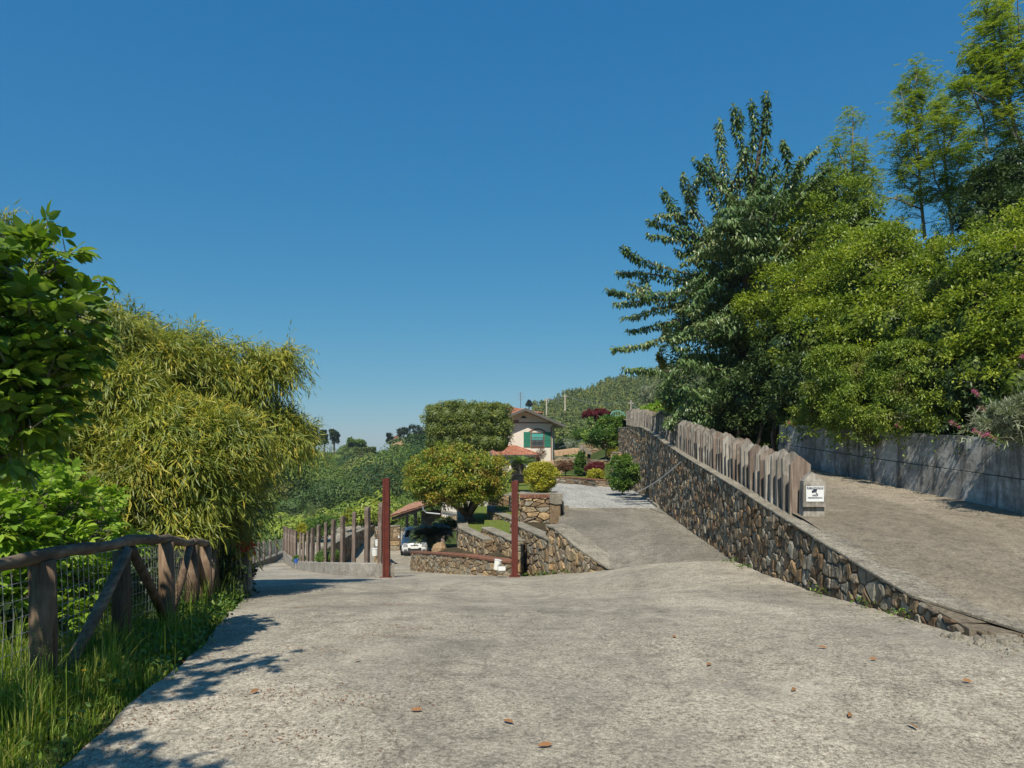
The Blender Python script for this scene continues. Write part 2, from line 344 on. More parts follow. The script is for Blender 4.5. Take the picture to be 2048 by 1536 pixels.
L['green'] = leafmat('bright_green_leaf', [(.04, .09, .02), (.07, .15, .025), (.13, .22, .035), (.22, .28, .05)], .3, .42)
L['maple'] = leafmat('maroon_leaf', [(.09, .012, .018), (.15, .022, .03), (.22, .04, .05)], .3, .5)
L['redbrown'] = leafmat('russet_leaf', [(.10, .055, .03), (.18, .09, .05), (.24, .13, .07)], .3, .5)
L['olive'] = leafmat('olive_leaf', [(.16, .19, .12), (.24, .27, .18), (.32, .34, .24)], .25, .5)
L['forest'] = leafmat('forest_leaf', [(.022, .055, .022), (.035, .085, .025), (.055, .11, .03), (.08, .14, .035), (.11, .17, .035), (.16, .23, .04), (.19, .25, .05), (.19, .16, .07)], .25, .6)
L['hill'] = leafmat('hill_forest_leaf', [(0.077, 0.119, 0.032), (0.121, 0.164, 0.036), (0.171, 0.208, 0.046), (0.239, 0.246, 0.054)], .2, .6)
L['pine'] = leafmat('pine_needles', [(.018, .04, .02), (.03, .055, .028), (.045, .07, .035)], .15, .6)
L['cycad'] = leafmat('cycad_leaf', [(.03, .05, .018), (.05, .075, .025), (.08, .11, .04)], .15, .35)
L['grass'] = leafmat('grass_blade', [(0.091, 0.150, 0.022), (0.164, 0.255, 0.030), (0.254, 0.360, 0.045), (0.436, 0.390, 0.120)], .35, .5)
L['pink'] = leafmat('pink_petal', [(.42, .07, .19), (.55, .12, .28), (.6, .22, .36)], .3, .6)
L['yellowpetal'] = leafmat('yellow_petal', [(.6, .36, .01), (.75, .5, .02)], .2, .6)
L['litter'] = leafmat('dead_leaf', [(.12, .05, .025), (.20, .09, .04), (.28, .14, .06)], .1, .8, None, 1)

# ------------------------------------------------------------------ heights of the place
def itp(y, pts):
    a = np.array(pts, float); return np.interp(y, a[:, 0], a[:, 1])
def smooth(t): t = np.clip(t, 0, 1); return t*t*(3-2*t)
ZL = [(-10, .05), (4.5, 0), (8, -.3), (11, -.75), (14.5, -1.2), (18, -1.76), (30, -3.68), (40, -5.0), (46, -5.35), (66, -5.9)]
ZR = [(-10, .05), (5, 0), (6.2, -.05), (10.5, -.43), (13.5, -.62), (18, -1.1), (30, -3.4), (40, -5.0), (46, -5.35), (66, -5.9)]
def zd(x, y):
    t = smooth((np.asarray(x)-.2)/4.0); return itp(y, ZL)*(1-t)+itp(y, ZR)*t
def zroad(y): return itp(y, [(-10, -.12), (5.0, -.14), (6.1, -.045), (10.2, .49), (18.3, 1.19), (26.7, 2.02), (38, 2.95), (60, 3.4)])
XLp = [(-10, -2.0), (3.5, -2.26), (4.45, -2.37), (5.5, -2.55), (7.3, -3.0), (9, -3.5), (10.9, -4.1), (14, -5.2), (18, -7.0), (24, -9.3), (31, -11.6), (45, -15), (66, -18)]
XRp = [(-10, 4.6), (5, 4.6), (10.5, 4.45), (13.5, 4.5), (13.6, 4.22), (15.05, 2.25), (18.5, .95), (18.9, .3), (22, .2), (25, -1.7), (28.3, -3.6), (36, -3.6), (66, -3)]
ROADL = [(-10, 4.3), (5, 4.3), (6.3, 4.20), (10.5, 4.22), (13.5, 4.42), (17, 4.66), (22, 5.05), (27, 5.48), (32, 5.92), (38, 5.95), (60, 8)]
ROADR = [(-10, 14), (5, 9.2), (8, 8.2), (10.7, 7.7), (14, 7.2), (18.5, 6.8), (20, 6.7), (24, 7.0), (32, 7.5), (60, 11)]
ctrl = [(-3.2, 0, -.1), (-4.5, 4, -.6), (-6, 4, -1.8), (-10, 5, -5), (-5.4, 9, -1.4), (-8, 10, -3), (-14, 12, -8), (-9, 18, -3), (-13.5, 28, -5), (-20, 30, -11), (-19, 45, -9), (-30, 60, -15),
        (0, -5, -.1), (4, -5, -.1), (0, 8, -.4), (0, 15, -1.4), (-3.5, 7, -.4), (-8, -5, -3), (-20, -5, -10), (-40, 10, -18), (-40, 40, -18), (15, -8, 4), (25, 0, 9), (10, 0, 1.2), (30, -20, 10), (0, -40, 0), (-40, -40, -15),
        (-8, 60, -6.4), (-2, 33, -2.6), (-3, 42, -3.2), (2, 60, .0), (8, 60, .0), (12, 80, 0), (0, 46, -1.0), (6, 44, .4), (2, 42, -.6), (-2, 70, -2), (4, 110, -3),
        (7.0, 8, .2), (7, 14, .8), (9.4, 11, 2.6), (12, 11, 4.2), (9, 18, 3.2), (13, 18, 5.5), (18, 20, 8.5), (10, 28, 4.0), (16, 30, 7), (8.5, 36, 3.2), (25, 25, 11), (13, 4, 2.6), (20, 8, 7), (35, 40, 14), (20, 60, 8), (12, 50, 3.5), (9, 44, 2.8)]
for a in [(560, 1120, 60), (650, 1100, 72), (720, 1085, 85), (560, 1040, 100), (700, 1030, 110), (800, 1030, 115), (620, 975, 140), (760, 965, 150), (850, 960, 150), (450, 1000, 120), (450, 925, 200), (560, 922, 200), (650, 914, 200), (760, 908, 200), (860, 908, 200), (960, 905, 200),
          (1130, 905, 120), (1060, 900, 140), (1000, 890, 170), (1090, 870, 200), (1200, 880, 150), (1060, 835, 260), (1090, 820, 270), (1160, 797, 280), (1250, 770, 290), (1350, 748, 300), (1600, 650, 320), (2000, 600, 340), (1300, 860, 180), (1500, 800, 150), (200, 960, 200), (-200, 980, 200)]:
    p = P(*a); ctrl.append(tuple(p))
ctrl += [(-100, 260, -14), (-60, 300, -16), (-30, 250, -10), (-140, 240, -12), (-10, 300, -12), (-60, 230, -8), (-90, 220, -6), (-20, 225, -5), (-40, 350, -20), (-80, 340, -20)]
ctrl += [(-300, 500, -40), (0, 500, -30), (300, 500, 30), (-600, 1500, -80), (0, 1500, -80), (600, 1500, -20), (-800, 200, -60), (800, 200, 60), (0, -600, 0), (800, -300, 40), (-800, -300, -60)]
ctrl = np.array(ctrl)
def shep(x, y):
    x = np.asarray(x, float).ravel(); y = np.asarray(y, float).ravel(); out = np.empty(len(x))
    for i in range(0, len(x), 20000):
        d2 = (x[i:i+20000, None]-ctrl[None, :, 0])**2+(y[i:i+20000, None]-ctrl[None, :, 1])**2+.3
        wt = d2**-1.75; out[i:i+20000] = (wt*ctrl[None, :, 2]).sum(1)/wt.sum(1)
    return out
COURT_Z = -.56
def zg(x, y):
    x = np.asarray(x, float).ravel(); y = np.asarray(y, float).ravel(); z = shep(x, y)
    k = (x > itp(y, XLp)-.25) & (x < itp(y, XRp)+.3) & (y < 66); z[k] = np.minimum(z[k], zd(x, y)[k]-.09)
    k = (x > -5.5) & (x < 5.3) & (y > 13.4) & (y < 25); z[k] = np.minimum(z[k], zd(x, y)[k]-.12)
    k = (x > -4.0) & (x < 1.6) & (y >= 20) & (y < 40); z[k] = np.minimum(z[k], -2.9)
    k = (x > 1.2) & (x < 6.2) & (y >= 21) & (y < 41); z[k] = np.minimum(z[k], COURT_Z-.15)
    k = (x > itp(y, ROADL)-.4) & (x < itp(y, ROADR)+.6) & (y < 40) & (y > 5); z[k] = np.minimum(z[k], zroad(y)[k]-.08)
    k = (x > 3.6) & (x < itp(y, ROADR)+.6) & (y <= 6.9); z[k] = np.minimum(z[k], -.14)
    k = (x > 3.3) & (x < itp(y, ROADL)) & (y > 5) & (y < 14); z[k] = np.minimum(z[k], zd(x, y)[k]-.12)
    return z
def gz(x, y): return float(zg([x], [y])[0])

# ------------------------------------------------------------------ ground sheet
def grid_obj(name, X, Y, Z, mat, kind='structure', uvrnd=False):
    ny, nx = X.shape; V = np.stack([X, Y, Z], -1).reshape(-1, 3)
    i = np.arange(ny-1)[:, None]*nx+np.arange(nx-1)[None]
    a = i.ravel(); Q1 = np.stack([a, a+1, a+nx+1], 1); Q2 = np.stack([a, a+nx+1, a+nx], 1)
    o = np_mesh(name, [(V, np.concatenate([Q1, Q2]), np.random.default_rng(1).random(2*len(a)))], mat)
    o.data.polygons.foreach_set('use_smooth', [True]*len(o.data.polygons))
    if kind: o['kind'] = kind
    return o
xs = np.concatenate([-np.geomspace(30, 1500, 40)[::-1], np.arange(-29.5, 26, .4), np.geomspace(26.5, 1500, 40)])
ys = np.concatenate([-np.geomspace(10, 600, 16)[::-1], np.arange(-9.5, 50, .4), np.geomspace(50.5, 2200, 110)])
X, Y = np.meshgrid(xs, ys); Z = zg(X, Y).reshape(X.shape)
grid_obj('ground', X, Y, Z, M['ground'])

def strip(name, ys, fl, fr, fz, nx, mat, dz=0):
    X = []; Y = []
    for y in ys:
        X.append(np.linspace(fl(y), fr(y), nx)); Y.append([y]*nx)
    X = np.array(X); Y = np.array(Y, float); Z = fz(X, Y)+dz
    return grid_obj(name, X, Y, Z, mat)
wav = lambda X, Y: .012*np.sin(X*1.7+.6*Y)+.01*np.sin(Y*2.3-X*.9)+.006*np.sin(5*X+3*Y)
strip('driveway', np.concatenate([np.arange(-10, 6.1, .15), [6.13, 6.16], np.arange(6.25, 18, .15), np.arange(18, 66.1, .5)]), lambda y: itp(y, XLp)+.018*math.sin(y*9)*math.sin(y*4.1), lambda y: itp(y, XRp), lambda X, Y: zd(X, Y)+wav(X, Y)*np.clip((20-Y)/5, 0, 1), 60, M['drive'])
strip('driveway_side', np.arange(-10, 6.6, .3), lambda y: 4.5, lambda y: 9.4, lambda X, Y: zd(X, Y)-.006+wav(X, Y), 20, M['drive'])
strip('upper_road', np.concatenate([np.arange(4.0, 30, .25), np.arange(30, 60, 1)]), lambda y: itp(y, ROADL)-.02, lambda y: itp(y, ROADR), lambda X, Y: zroad(Y)+.02+wav(X, Y), 30, M['road'], .006)
# ramp: between bottom edge and the gravel court
def ramp_pt(u, v):
    b0 = np.array([2.05, 15.1, zd(2.05, 15.1)+.02]); b1 = np.array([4.34, 13.4, zd(4.34, 13.4)+.015])
    t0 = np.array([PX(1120, 24), 24, COURT_Z]); t1 = np.array([5.1, 24, COURT_Z])
    m1 = np.array([4.66, 17.5, -.60]); p0 = b0*(1-v)+t0*v; p0[0] = np.interp(p0[1], [15.1, 16.4, 18.4, 22.4, 24], [2.05, 1.72, 1.15, 1.5, 1.6]); p1 = (b1*(1-v)+t1*v)
    p1[2] = np.interp(v, [0, .4, 1], [b1[2], -.60, COURT_Z]); p = p0*(1-u)+p1*u; p[2] += .05*math.sin(math.pi*v)*(1-u)
    return p
G = np.array([[ramp_pt(u, v) for u in np.linspace(0, 1, 24)] for v in np.linspace(0, 1, 50)])
grid_obj('ramp', G[..., 0], G[..., 1], G[..., 2]+.006, M['ramp'])
X, Y = np.meshgrid(np.linspace(0, 1, 16), np.linspace(24, 40, 60))
Xc = itp(Y.ravel(), [(24, 1.55), (40, 2.0)]).reshape(X.shape)*(1-X)+itp(Y.ravel(), [(24, 5.1), (27, 5.35), (40, 6.1)]).reshape(X.shape)*X
grid_obj('gravel_court', Xc, Y, COURT_Z+.01+.008*np.sin(Xc*7)*np.sin(Y*5), M['gravel'])
def flat(name, pts, mat, th=.06, kind='structure'):
    mb = MB(); mb.slab(pts, th); o = mb.build(name, mat); o['kind'] = kind; return o

# ------------------------------------------------------------------ rubble stone walls
def clip_poly(poly, a, b_, c):      # keep a*x+b*y<=c
    out = []
    for i in range(len(poly)):
        p, q = poly[i], poly[(i+1) % len(poly)]; fp = a*p[0]+b_*p[1]-c; fq = a*q[0]+b_*q[1]-c
        if fp <= 0: out.append(p)
        if (fp < 0 < fq) or (fq < 0 < fp):
            t = fp/(fp-fq); out.append((p[0]+t*(q[0]-p[0]), p[1]+t*(q[1]-p[1])))
    return out
class Path:
    def __init__(s, pts):
        s.p = np.array(pts, float)[:, :2]; d = np.linalg.norm(np.diff(s.p, axis=0), axis=1); s.s = np.concatenate([[0], np.cumsum(d)]); s.L = s.s[-1]
    def at(s, t): return np.array([np.interp(t, s.s, s.p[:, 0]), np.interp(t, s.s, s.p[:, 1])])
    def nrm(s, t):
        a = s.at(max(0, t-.15)); b_ = s.at(min(s.L, t+.15)); d = b_-a; d /= np.linalg.norm(d); return np.array([-d[1], d[0]])
def rubble(mb, pts, zb, zt, sw, sh, sgn=1, bulge=.05, jit=1.25, seed=1, gap=.008, lo=0.0, detail=True):
    """stones on one face of a wall: pts path; zb, zt values at the path points"""
    r = random.Random(seed); pa = Path(pts); ft = lambda s: np.interp(s, pa.s, zt); fb = lambda s: np.interp(s, pa.s, zb)
    zmin, zmax = min(zb), max(zt); ns = max(2, int(pa.L/sw)+1); nz = max(2, int((zmax-zmin)/sh)+2)
    seeds = {}
    for i in range(-1, ns+1):
        for j in range(-1, nz+1):
            if r.random() < .24: continue
            seeds[(i, j)] = ((i+.5+jit*(r.random()-.5)+(.5 if j % 2 else 0))*sw, zmin+(j+jit*(r.random()-.5))*sh)
    for (i, j), (sx, sz) in seeds.items():
        tt = min(max(sx, 0), pa.L)
        if sx < -sw*.4 or sx > pa.L+sw*.4 or sz > ft(tt)+sh*.4 or sz < fb(tt)-sh*.6: continue
        poly = [(sx-sw*1.5, sz-sh*1.5), (sx+sw*1.5, sz-sh*1.5), (sx+sw*1.5, sz+sh*1.5), (sx-sw*1.5, sz+sh*1.5)]
        for a in range(-4, 5):
            for b_ in range(-4, 5):
                q = seeds.get((i+a, j+b_))
                if (a == 0 and b_ == 0) or q is None: continue
                dx, dz = (q[0]-sx)/sw**2, (q[1]-sz)/sh**2
                cc = dx*(q[0]+sx)/2+dz*(q[1]+sz)/2
                poly = clip_poly(poly, dx, dz, cc)
                if len(poly) < 3: break
            if len(poly) < 3: break
        if len(poly) < 3: continue
        poly = [(min(max(x, 0), pa.L), z) for x, z in poly]
        poly = [(x, min(max(z, fb(x)-.02), ft(x))) for x, z in poly]
        cx = sum(p[0] for p in poly)/len(poly); cz = sum(p[1] for p in poly)/len(poly)
        w_ = max(p[0] for p in poly)-min(p[0] for p in poly); h_ = max(p[1] for p in poly)-min(p[1] for p in poly)
        if w_ < .03 or h_ < .03: continue
        if detail:                               # cut the corners
            q = []
            for k in range(len(poly)):
                p0, p1 = poly[k], poly[(k+1) % len(poly)]
                q.append((p0[0]*.86+p1[0]*.14, p0[1]*.86+p1[1]*.14)); q.append((p0[0]*.14+p1[0]*.86, p0[1]*.14+p1[1]*.86))
            poly = q
        n = len(poly); g = 1-min(.3, 2*gap/min(w_, h_)); bu = bulge*(.35+1.0*r.random()); tx, tz = (r.random()-.5)*.5, (r.random()-.5)*.5
        if r.random() < lo: bu *= .2
        vs = []
        for k, (sc, dep) in enumerate(((g, -.02), (g*.97, bu*.55), (g*.80, bu))):
            for x, z in poly:
                xx = cx+(x-cx)*sc+r.uniform(-.009, .009)*(k > 0); zz = cz+(z-cz)*sc+r.uniform(-.009, .009)*(k > 0)
                o = dep*(1+(tx*(x-cx)/w_+tz*(z-cz)/h_)*(k > 0)*1.5)+(r.uniform(-.15, .15)*bu if k else 0)
                s_ = min(max(xx, 0), pa.L); a = pa.at(s_); nn = pa.nrm(s_)*sgn
                vs.append((a[0]+nn[0]*o, a[1]+nn[1]*o, zz))
        a = pa.at(min(max(cx, 0), pa.L)); nn = pa.nrm(cx)*sgn; o = bu*(1+r.uniform(-.2, .25)); vs.append((a[0]+nn[0]*o, a[1]+nn[1]*o, cz))
        fs = []
        for k in range(n):
            k2 = (k+1) % n
            for b0 in (0, n): fs.append((b0+k, b0+k2, b0+n+k2, b0+n+k))
            fs.append((2*n+k, 2*n+k2, 3*n))
        if sgn < 0: pass
        mb.add(vs, fs, r.random())
def wall_body(mb, pts, zb, zt, th, sgn=1, t=.4, drop=.3, inset=0.0):
    """solid wall behind a face line; thickness goes away from the face"""
    pa = Path(pts); ss = sorted(set(list(pa.s)+list(np.arange(0, pa.L, .6)))); vs = []
    for s in ss:
        a = pa.at(s); nn = pa.nrm(s)*sgn; z0 = np.interp(s, pa.s, zb)-drop; z1 = np.interp(s, pa.s, zt)
        f = a-nn*inset; bk = a-nn*(th)
        vs += [(f[0], f[1], z0), (f[0], f[1], z1), (bk[0], bk[1], z1), (bk[0], bk[1], z0)]
    n = len(ss); fs = [(4*i+k, 4*i+(k+1) % 4, 4*i+4+(k+1) % 4, 4*i+4+k) for i in range(n-1) for k in range(4)]
    fs += [(0, 3, 2, 1), (4*n-4, 4*n-3, 4*n-2, 4*n-1)]
    mb.add(vs, fs, t)
def cap(mb, pts, zt, th, sgn=1, h=.06, over=.04, piece=.5, back=.04, seed=3, t=None):
    pa = Path(pts); r = random.Random(seed); s = 0
    while s < pa.L-.02:
        e = min(pa.L, s+piece*r.uniform(.7, 1.3)); 
        if pa.L-e < .12: e = pa.L
        vs = []
        zz = r.uniform(-.006, .006)
        for q in (s+.004, e-.004):
            a = pa.at(q); nn = pa.nrm(q)*sgn; z = np.interp(q, pa.s, zt)+zz; ov = over+r.uniform(-.012, .012)
            f = a+nn*ov; bk = a-nn*(th+back)
            vs += [(f[0], f[1], z+.003), (f[0], f[1], z+h-.01), (f[0]-nn[0]*.015, f[1]-nn[1]*.015, z+h), (bk[0], bk[1], z+h), (bk[0], bk[1], z+.003)]
        mb.add(vs, [(k, (k+1) % 5, 5+(k+1) % 5, 5+k) for k in range(5)]+[(4, 3, 2, 1, 0), (5, 6, 7, 8, 9)], r.random() if t is None else t); s = e
def stone_wall(name, pts, zb, zt, sw, sh, th, label, sgn=1, mat='stone', bulge=.05, seed=1, capmat='coping', caph=.06, piece=.5, detail=True, group=None, ends=False, cat='wall'):
    a = Path(pts).at(0); t = empty(name, (a[0], a[1], zb[0]), label=label, cat=cat, group=group)
    mb = MB(); wall_body(mb, pts, zb, zt, th, sgn); mb.build('wall_core', M['mortar'], t)
    mb = MB(); rubble(mb, pts, zb, zt, sw, sh, sgn, bulge, seed=seed, detail=detail)
    if ends:
        pa = Path(pts)
        for q, e in ((0, 0), (pa.L, 1)):
            a = pa.at(q); nn = pa.nrm(q)*sgn; b_ = a-nn*th
            pp = [tuple(a), tuple(b_)]; i = 0 if e == 0 else -1
            dirv = (pa.at(.1)-pa.at(0)) if e == 0 else (pa.at(pa.L)-pa.at(pa.L-.1)); pn = Path(pp).nrm(.1)
            sg = 1 if (np.dot(pn, dirv) < 0) == (e == 0) else -1
            rubble(mb, pp, [zb[i]]*2, [zt[i]]*2, sw, sh, sg, bulge, seed=seed+5, detail=detail)
    mb.build('stonework', M[mat], t)
    if caph:
        mb = MB(); cap(mb, pts, zt, th, sgn, caph, piece=piece, seed=seed); mb.build('coping', M[capmat], t)
    return t

# ------------------------------------------------------------------ walls
MAINP = [(4.40, 6.02), (3.98, 6.18), (4.0, 8.0), (4.05, 10.5), (4.25, 13.5), (4.5, 17), (4.88, 22), (5.3, 27), (5.75, 31.5), (5.72, 38)]
ztop = [0.0] + [float(zroad(y))+.02 for y in (8.0, 10.2, 13.5, 17, 22, 27)] + [2.42, 2.50]
ztop = [-.01, .0, .20, .50, .80, 1.10, 1.55, 2.05, 2.40, 2.50]
zbot = [float(zd(4, y))-.02 for y in (6.0, 6.15, 8, 10.5, 13.4)]+[-.62, -.6, -.6, -.6, -.6]
t = stone_wall('stone_retaining_wall', MAINP, zbot, ztop, .135, .15, .30, 'long rough stone retaining wall climbing between the driveway and the upper road', mat='stone', bulge=.034, seed=11, caph=.035, piece=1.3)

# ramp side wall and terrace walls: (face pts left to right, facing the camera)
def terr(px0, d0, px1, d1, ztp, label, seed, th=.3, zb=None, caph=.05, sw=.3, sh=.16, bulge=.04, name='terrace_wall', mat='stone2', dz=(0, 0), group=None, capmat='coping', piece=.6):
    p0 = (PX(px0, d0), d0); p1 = (PX(px1, d1), d1)
    z0 = (zd(p0[0], p0[1])-.05 if zb is None else zb[0]); z1 = (zd(p1[0], p1[1])-.05 if zb is None else zb[1])
    return stone_wall(name, [p0, p1], [float(z0), float(z1)], [ztp+dz[0], ztp+dz[1]], sw, sh, th, label, -1, mat, bulge, seed, capmat, caph, piece, group=group, ends=True)
terr(918, 25.2, 968, 22, -1.36, 'lowest stepped stone terrace wall, left of the two front lawns', 21)
terr(964, 23.5, 1027, 20.2, -1.16, 'stone terrace wall directly behind the right red gate post', 22)
terr(1022, 22.2, 1097, 18.3, -.86, 'stone wall between the right red gate post and the ramp wall', 23)
terr(976, 28, 1028, 24.6, -1.02, 'highest small stone terrace wall left of the stone pillar', 24, zb=(-1.9, -1.9))
# wedge shaped ramp wall with a wide coping
pts = [(PX(1094, 18.8), 18.8), (PX(1108, 18.3), 18.3), (1.6, 16.4), (2.16, 15.05)]
stone_wall('ramp_side_wall', pts, [-1.75, -1.7, -1.38, -1.13], [-.56, -.54, -.86, -1.10], .19, .2, .42, 'wedge shaped stone wall with sloping coping along the left of the ramp', -1, 'stone2', .05, 25, 'coping', .055, .7, ends=True)
# pillar at the end of the court wall
def pillar():
    y0 = 22.5; x0 = PX(1042, y0); x1 = PX(1122, y0); zt = PZ(996, y0)
    t = empty('stone_pillar', (x0, y0, -1), label='thick stone pillar with brick cap under the yellow round shrub', cat='pillar')
    mb = MB(); mb.box(x0+.03, x1-.03, y0+.03, y0+2.4, -1.4, zt); mb.build('pillar_core', M['mortar'], t)
    mb = MB(); rubble(mb, [(x0, y0), (x1, y0)], [-1.35]*2, [zt]*2, .3, .13, -1, .05, seed=31)
    rubble(mb, [(x0, y0+2.4), (x0, y0)], [-1.35]*2, [zt]*2, .3, .13, -1, .05, seed=32)
    rubble(mb, [(x1, y0), (x1, y0+2.4)], [-1.35]*2, [zt]*2, .3, .13, -1, .05, seed=33)
    mb.build('stonework', M['stone2'], t)
    mb = MB(); n = 10; xx = np.linspace(x0-.04, x0+.82*(x1-x0), n+1)
    for i in range(n): mb.box(xx[i]+.006, xx[i+1]-.006, y0-.06, y0+.28, zt+.003, zt+.10+.006*random.random())
    mb.build('brick_cap', M['brick'], t)
    mb = MB(); mb.box(xx[-1]+.01, x1+.06, y0-.05, y0+.3, zt+.003, zt+.13); mb.box(x0-.02, x1+.04, y0+.31, y0+2.42, zt-.02, zt+.05)
    mb.build('slab_cap', M['coping'], t)
pillar()
# small letter-box like stone trough and kerb by the pillar
def trough():
    y0 = 22.0; x = PX(1110, y0); t = empty('stone_block', (x, y0, -.5), label='rough split stone block leaning on the right front of the stone pillar', cat='stone')
    mb = MB(); c = (PX(1111, y0), y0, PZ(1000, y0))
    mb.prism([(PX(1099, y0), PZ(1006, y0)), (PX(1100, y0), PZ(995, y0)), (PX(1104, y0), PZ(988, y0)), (PX(1124, y0), PZ(998, y0)), (PX(1124, y0), PZ(1008, y0)), (PX(1112, y0), PZ(1009, y0))], y0, y0+.42)
    mb.build('split_block', M['coping'], t)
    mb = MB(); mb.box(PX(1100, y0), PX(1121, y0), y0+.04, y0+.44, -1.3, PZ(1009, y0)); 
    mb.build('rough_base', M['stone2'], t)
trough()
mb = MB(); mb.box(PX(1121, 22.6), PX(1127, 22.6), 22.45, 22.9, -1.0, PZ(1003, 22.6)); o = mb.build('iron_post', M['black']); tag(o, 'short dark iron post at the top left corner of the ramp', 'post')
mb = MB(); mb.box(PX(1122, 23.7), PX(1137, 23.7), 23.55, 23.75, -.6, -.42); mb.box(PX(1121, 23.8), PX(1313, 23.8), 23.84, 23.98, -.62, COURT_Z+.035); o = mb.build('stone_threshold', M['coping']); tag(o, 'thin stone edging between the dark ramp and white gravel', 'kerb')
# kerb strip at right of the court
mb = MB(); q = [(PX(1282, 30), 30), (PX(1314, 24.2), 24.2), (PX(1332, 24.2), 24.2), (PX(1300, 30), 30)]
mb.slab([(x, y, COURT_Z+.10) for x, y in q][::-1], .2); o = mb.build('kerb_strip', M['coping']); tag(o, 'grey concrete kerb strip at the foot of the long stone wall beside the gravel', 'kerb')

# lawns on the terraces (structure)
flat('lawn', [(PX(921, 25), 25.1, -1.36), (PX(967, 22), 22.2, -1.36), (PX(1000, 22), 23.4, -1.36), (.3, 30, -1.36), (-.3, 35, -1.36), (-2.6, 34.5, -1.38)], M['lawn'], 1.2)
flat('lawn_middle', [(PX(967, 23.4), 23.6, -1.15), (PX(1024, 20.4), 20.5, -1.15), (.3, 21.0, -1.15), (.3, 26, -1.15), (-1.0, 26, -1.15)], M['lawn'], 1.2)
flat('lawn_upper', [(PX(980, 28), 28.1, -.99), (PX(1026, 24.7), 24.8, -.99), (.9, 25, -.99), (1.3, 30, -.97), (-.3, 33, -.97), (-1.0, 31, -.98)], M['lawn'], 1.2)
flat('lawn_bank', [(.1, 21.4, -.85), (.95, 18.9, -.85), (1.3, 19.2, -.6), (1.3, 22.6, -.85), (.1, 22.6, -.85)], M['soil'], .8)
stone_wall('terrace_wall', [(-2.62, 34.2), (PX(918, 25.25), 25.25)], [-3.4, -2.9], [-1.38, -1.36], .35, .18, .3, 'stone side wall of the lowest terrace, running back behind the boulder', -1, 'stone2', .04, 27, detail=False)
stone_wall('terrace_wall', [(-1.05, 31.2), (PX(976, 28), 28.05)], [-1.5, -1.5], [-1.02, -1.02], .35, .15, .25, 'short stone side wall of the highest small terrace', -1, 'stone2', .04, 28, detail=False)
# planter with brick coping
PL = [(PX(822, 28.4), 28.4), (PX(835, 26.4), 26.4), (PX(870, 23.8), 23.8), (PX(930, 21.2), 21.2), (PX(1000, 19.5), 19.5), (PX(1023, 19.2), 19.2)]
pzb = [float(zd(x, y))-.06 for x, y in PL]; pzt = [PZ(1106, PL[0][1]), PZ(1107, PL[1][1]), PZ(1109, PL[2][1]), PZ(1114, PL[3][1]), PZ(1124, PL[4][1]), PZ(1127, PL[5][1])]
stone_wall('planter_wall', PL, pzb, pzt, .25, .12, .25, 'low curved garden wall with red brick coping inside the gate', -1, 'stone2', .03, 41, 'brick', .07, .22, cat='wall')
flat('planter_soil', [(x+.05, y+.2, z-.02) for (x, y), z in zip(PL, pzt)]+[(-.2, 21.5, pzt[-1]), (-2.0, 25.6, pzt[2]), (-2.9, 29.5, pzt[0])], M['soil'], .5)
# pale wall with stone foot behind the round tree
def backwall():
    p0 = (PX(884, 38), 38); p1 = (PX(984, 34), 34)
    t = empty('garden_wall', (p0[0], p0[1], -2.5), label='garden wall with pale render above rough stone, behind the round tree trunk', cat='wall')
    mb = MB(); wall_body(mb, [p0, p1], [-3.0, -2.4], [PZ(1004, 38), PZ(1001, 34)], .3, -1); mb.build('rendered_wall', M['plaster'], t)
    mb = MB(); rubble(mb, [p0, p1], [-3.0, -2.6], [PZ(1031, 38), PZ(1030, 34)], .34, .2, -1, .05, seed=44); mb.build('stonework', M['stone2'], t)
    mb = MB(); mb.obox(((p0[0]+p1[0])/2, 35.95, PZ(1029, 36)), ((p1[0]-p0[0])/2, -2, 0), (.02, .05, 0), (0, 0, .05)); mb.build('concrete_band', M['kerb'], t)
backwall()
stone_wall('court_edge_wall', [(1.5, 24.9), (1.62, 29)], [-1.4, -1.4], [-.45, -.45], .3, .15, .25, 'low stone edge wall of the court behind the yellow shrub', 1, 'stone2', .03, 45)

# stained concrete retaining wall at right
def concwall():
    ys = np.arange(-4, 18.5, .3); X = itp(ys, ROADR)-.0; zt = itp(ys, [(-4, 1.0), (5, 1.28), (10.7, 1.68), (18.4, 2.14)])
    t = empty('concrete_wall', (X[-1], ys[-1], 1.2), label='long stained board marked concrete retaining wall below the overgrown bank', cat='wall')
    mb = MB()
    for lo, hi, dx, nm in ((0, .47, 0, 'a'), (.485, 1, .02, 'b')):
        vs = []; 
        for x, y, z in zip(X, ys, zt):
            z0 = zroad(y)-.3; zl = z0+.3+(z-z0-.3)*lo-(.3 if lo == 0 else 0); zh = z0+.3+(z-z0-.3)*hi
            vs += [(x+dx, y, zl), (x+dx, y, zh), (x+.25, y, zh), (x+.25, y, zl)]
        n = len(ys); fs = [(4*i+k, 4*i+(k+1) % 4, 4*i+4+(k+1) % 4, 4*i+4+k) for i in range(n-1) for k in range(4)]+[(0, 3, 2, 1), (4*n-4, 4*n-3, 4*n-2, 4*n-1)]
        mb.add(vs, fs)
    mb.build('concrete_face', M['wallconc'], t)
    mb = MB()
    vs = []
    for x, y, z in zip(X, ys, zt): vs += [(x+.03, y, zroad(y)), (x+.03, y, z-.01), (x+.24, y, z-.01), (x+.24, y, zroad(y))]
    mb.add(vs, [(4*i+k, 4*i+(k+1) % 4, 4*i+4+(k+1) % 4, 4*i+4+k) for i in range(len(ys)-1) for k in range(4)]); mb.build('joint_fill', M['mortar'], t)
concwall()

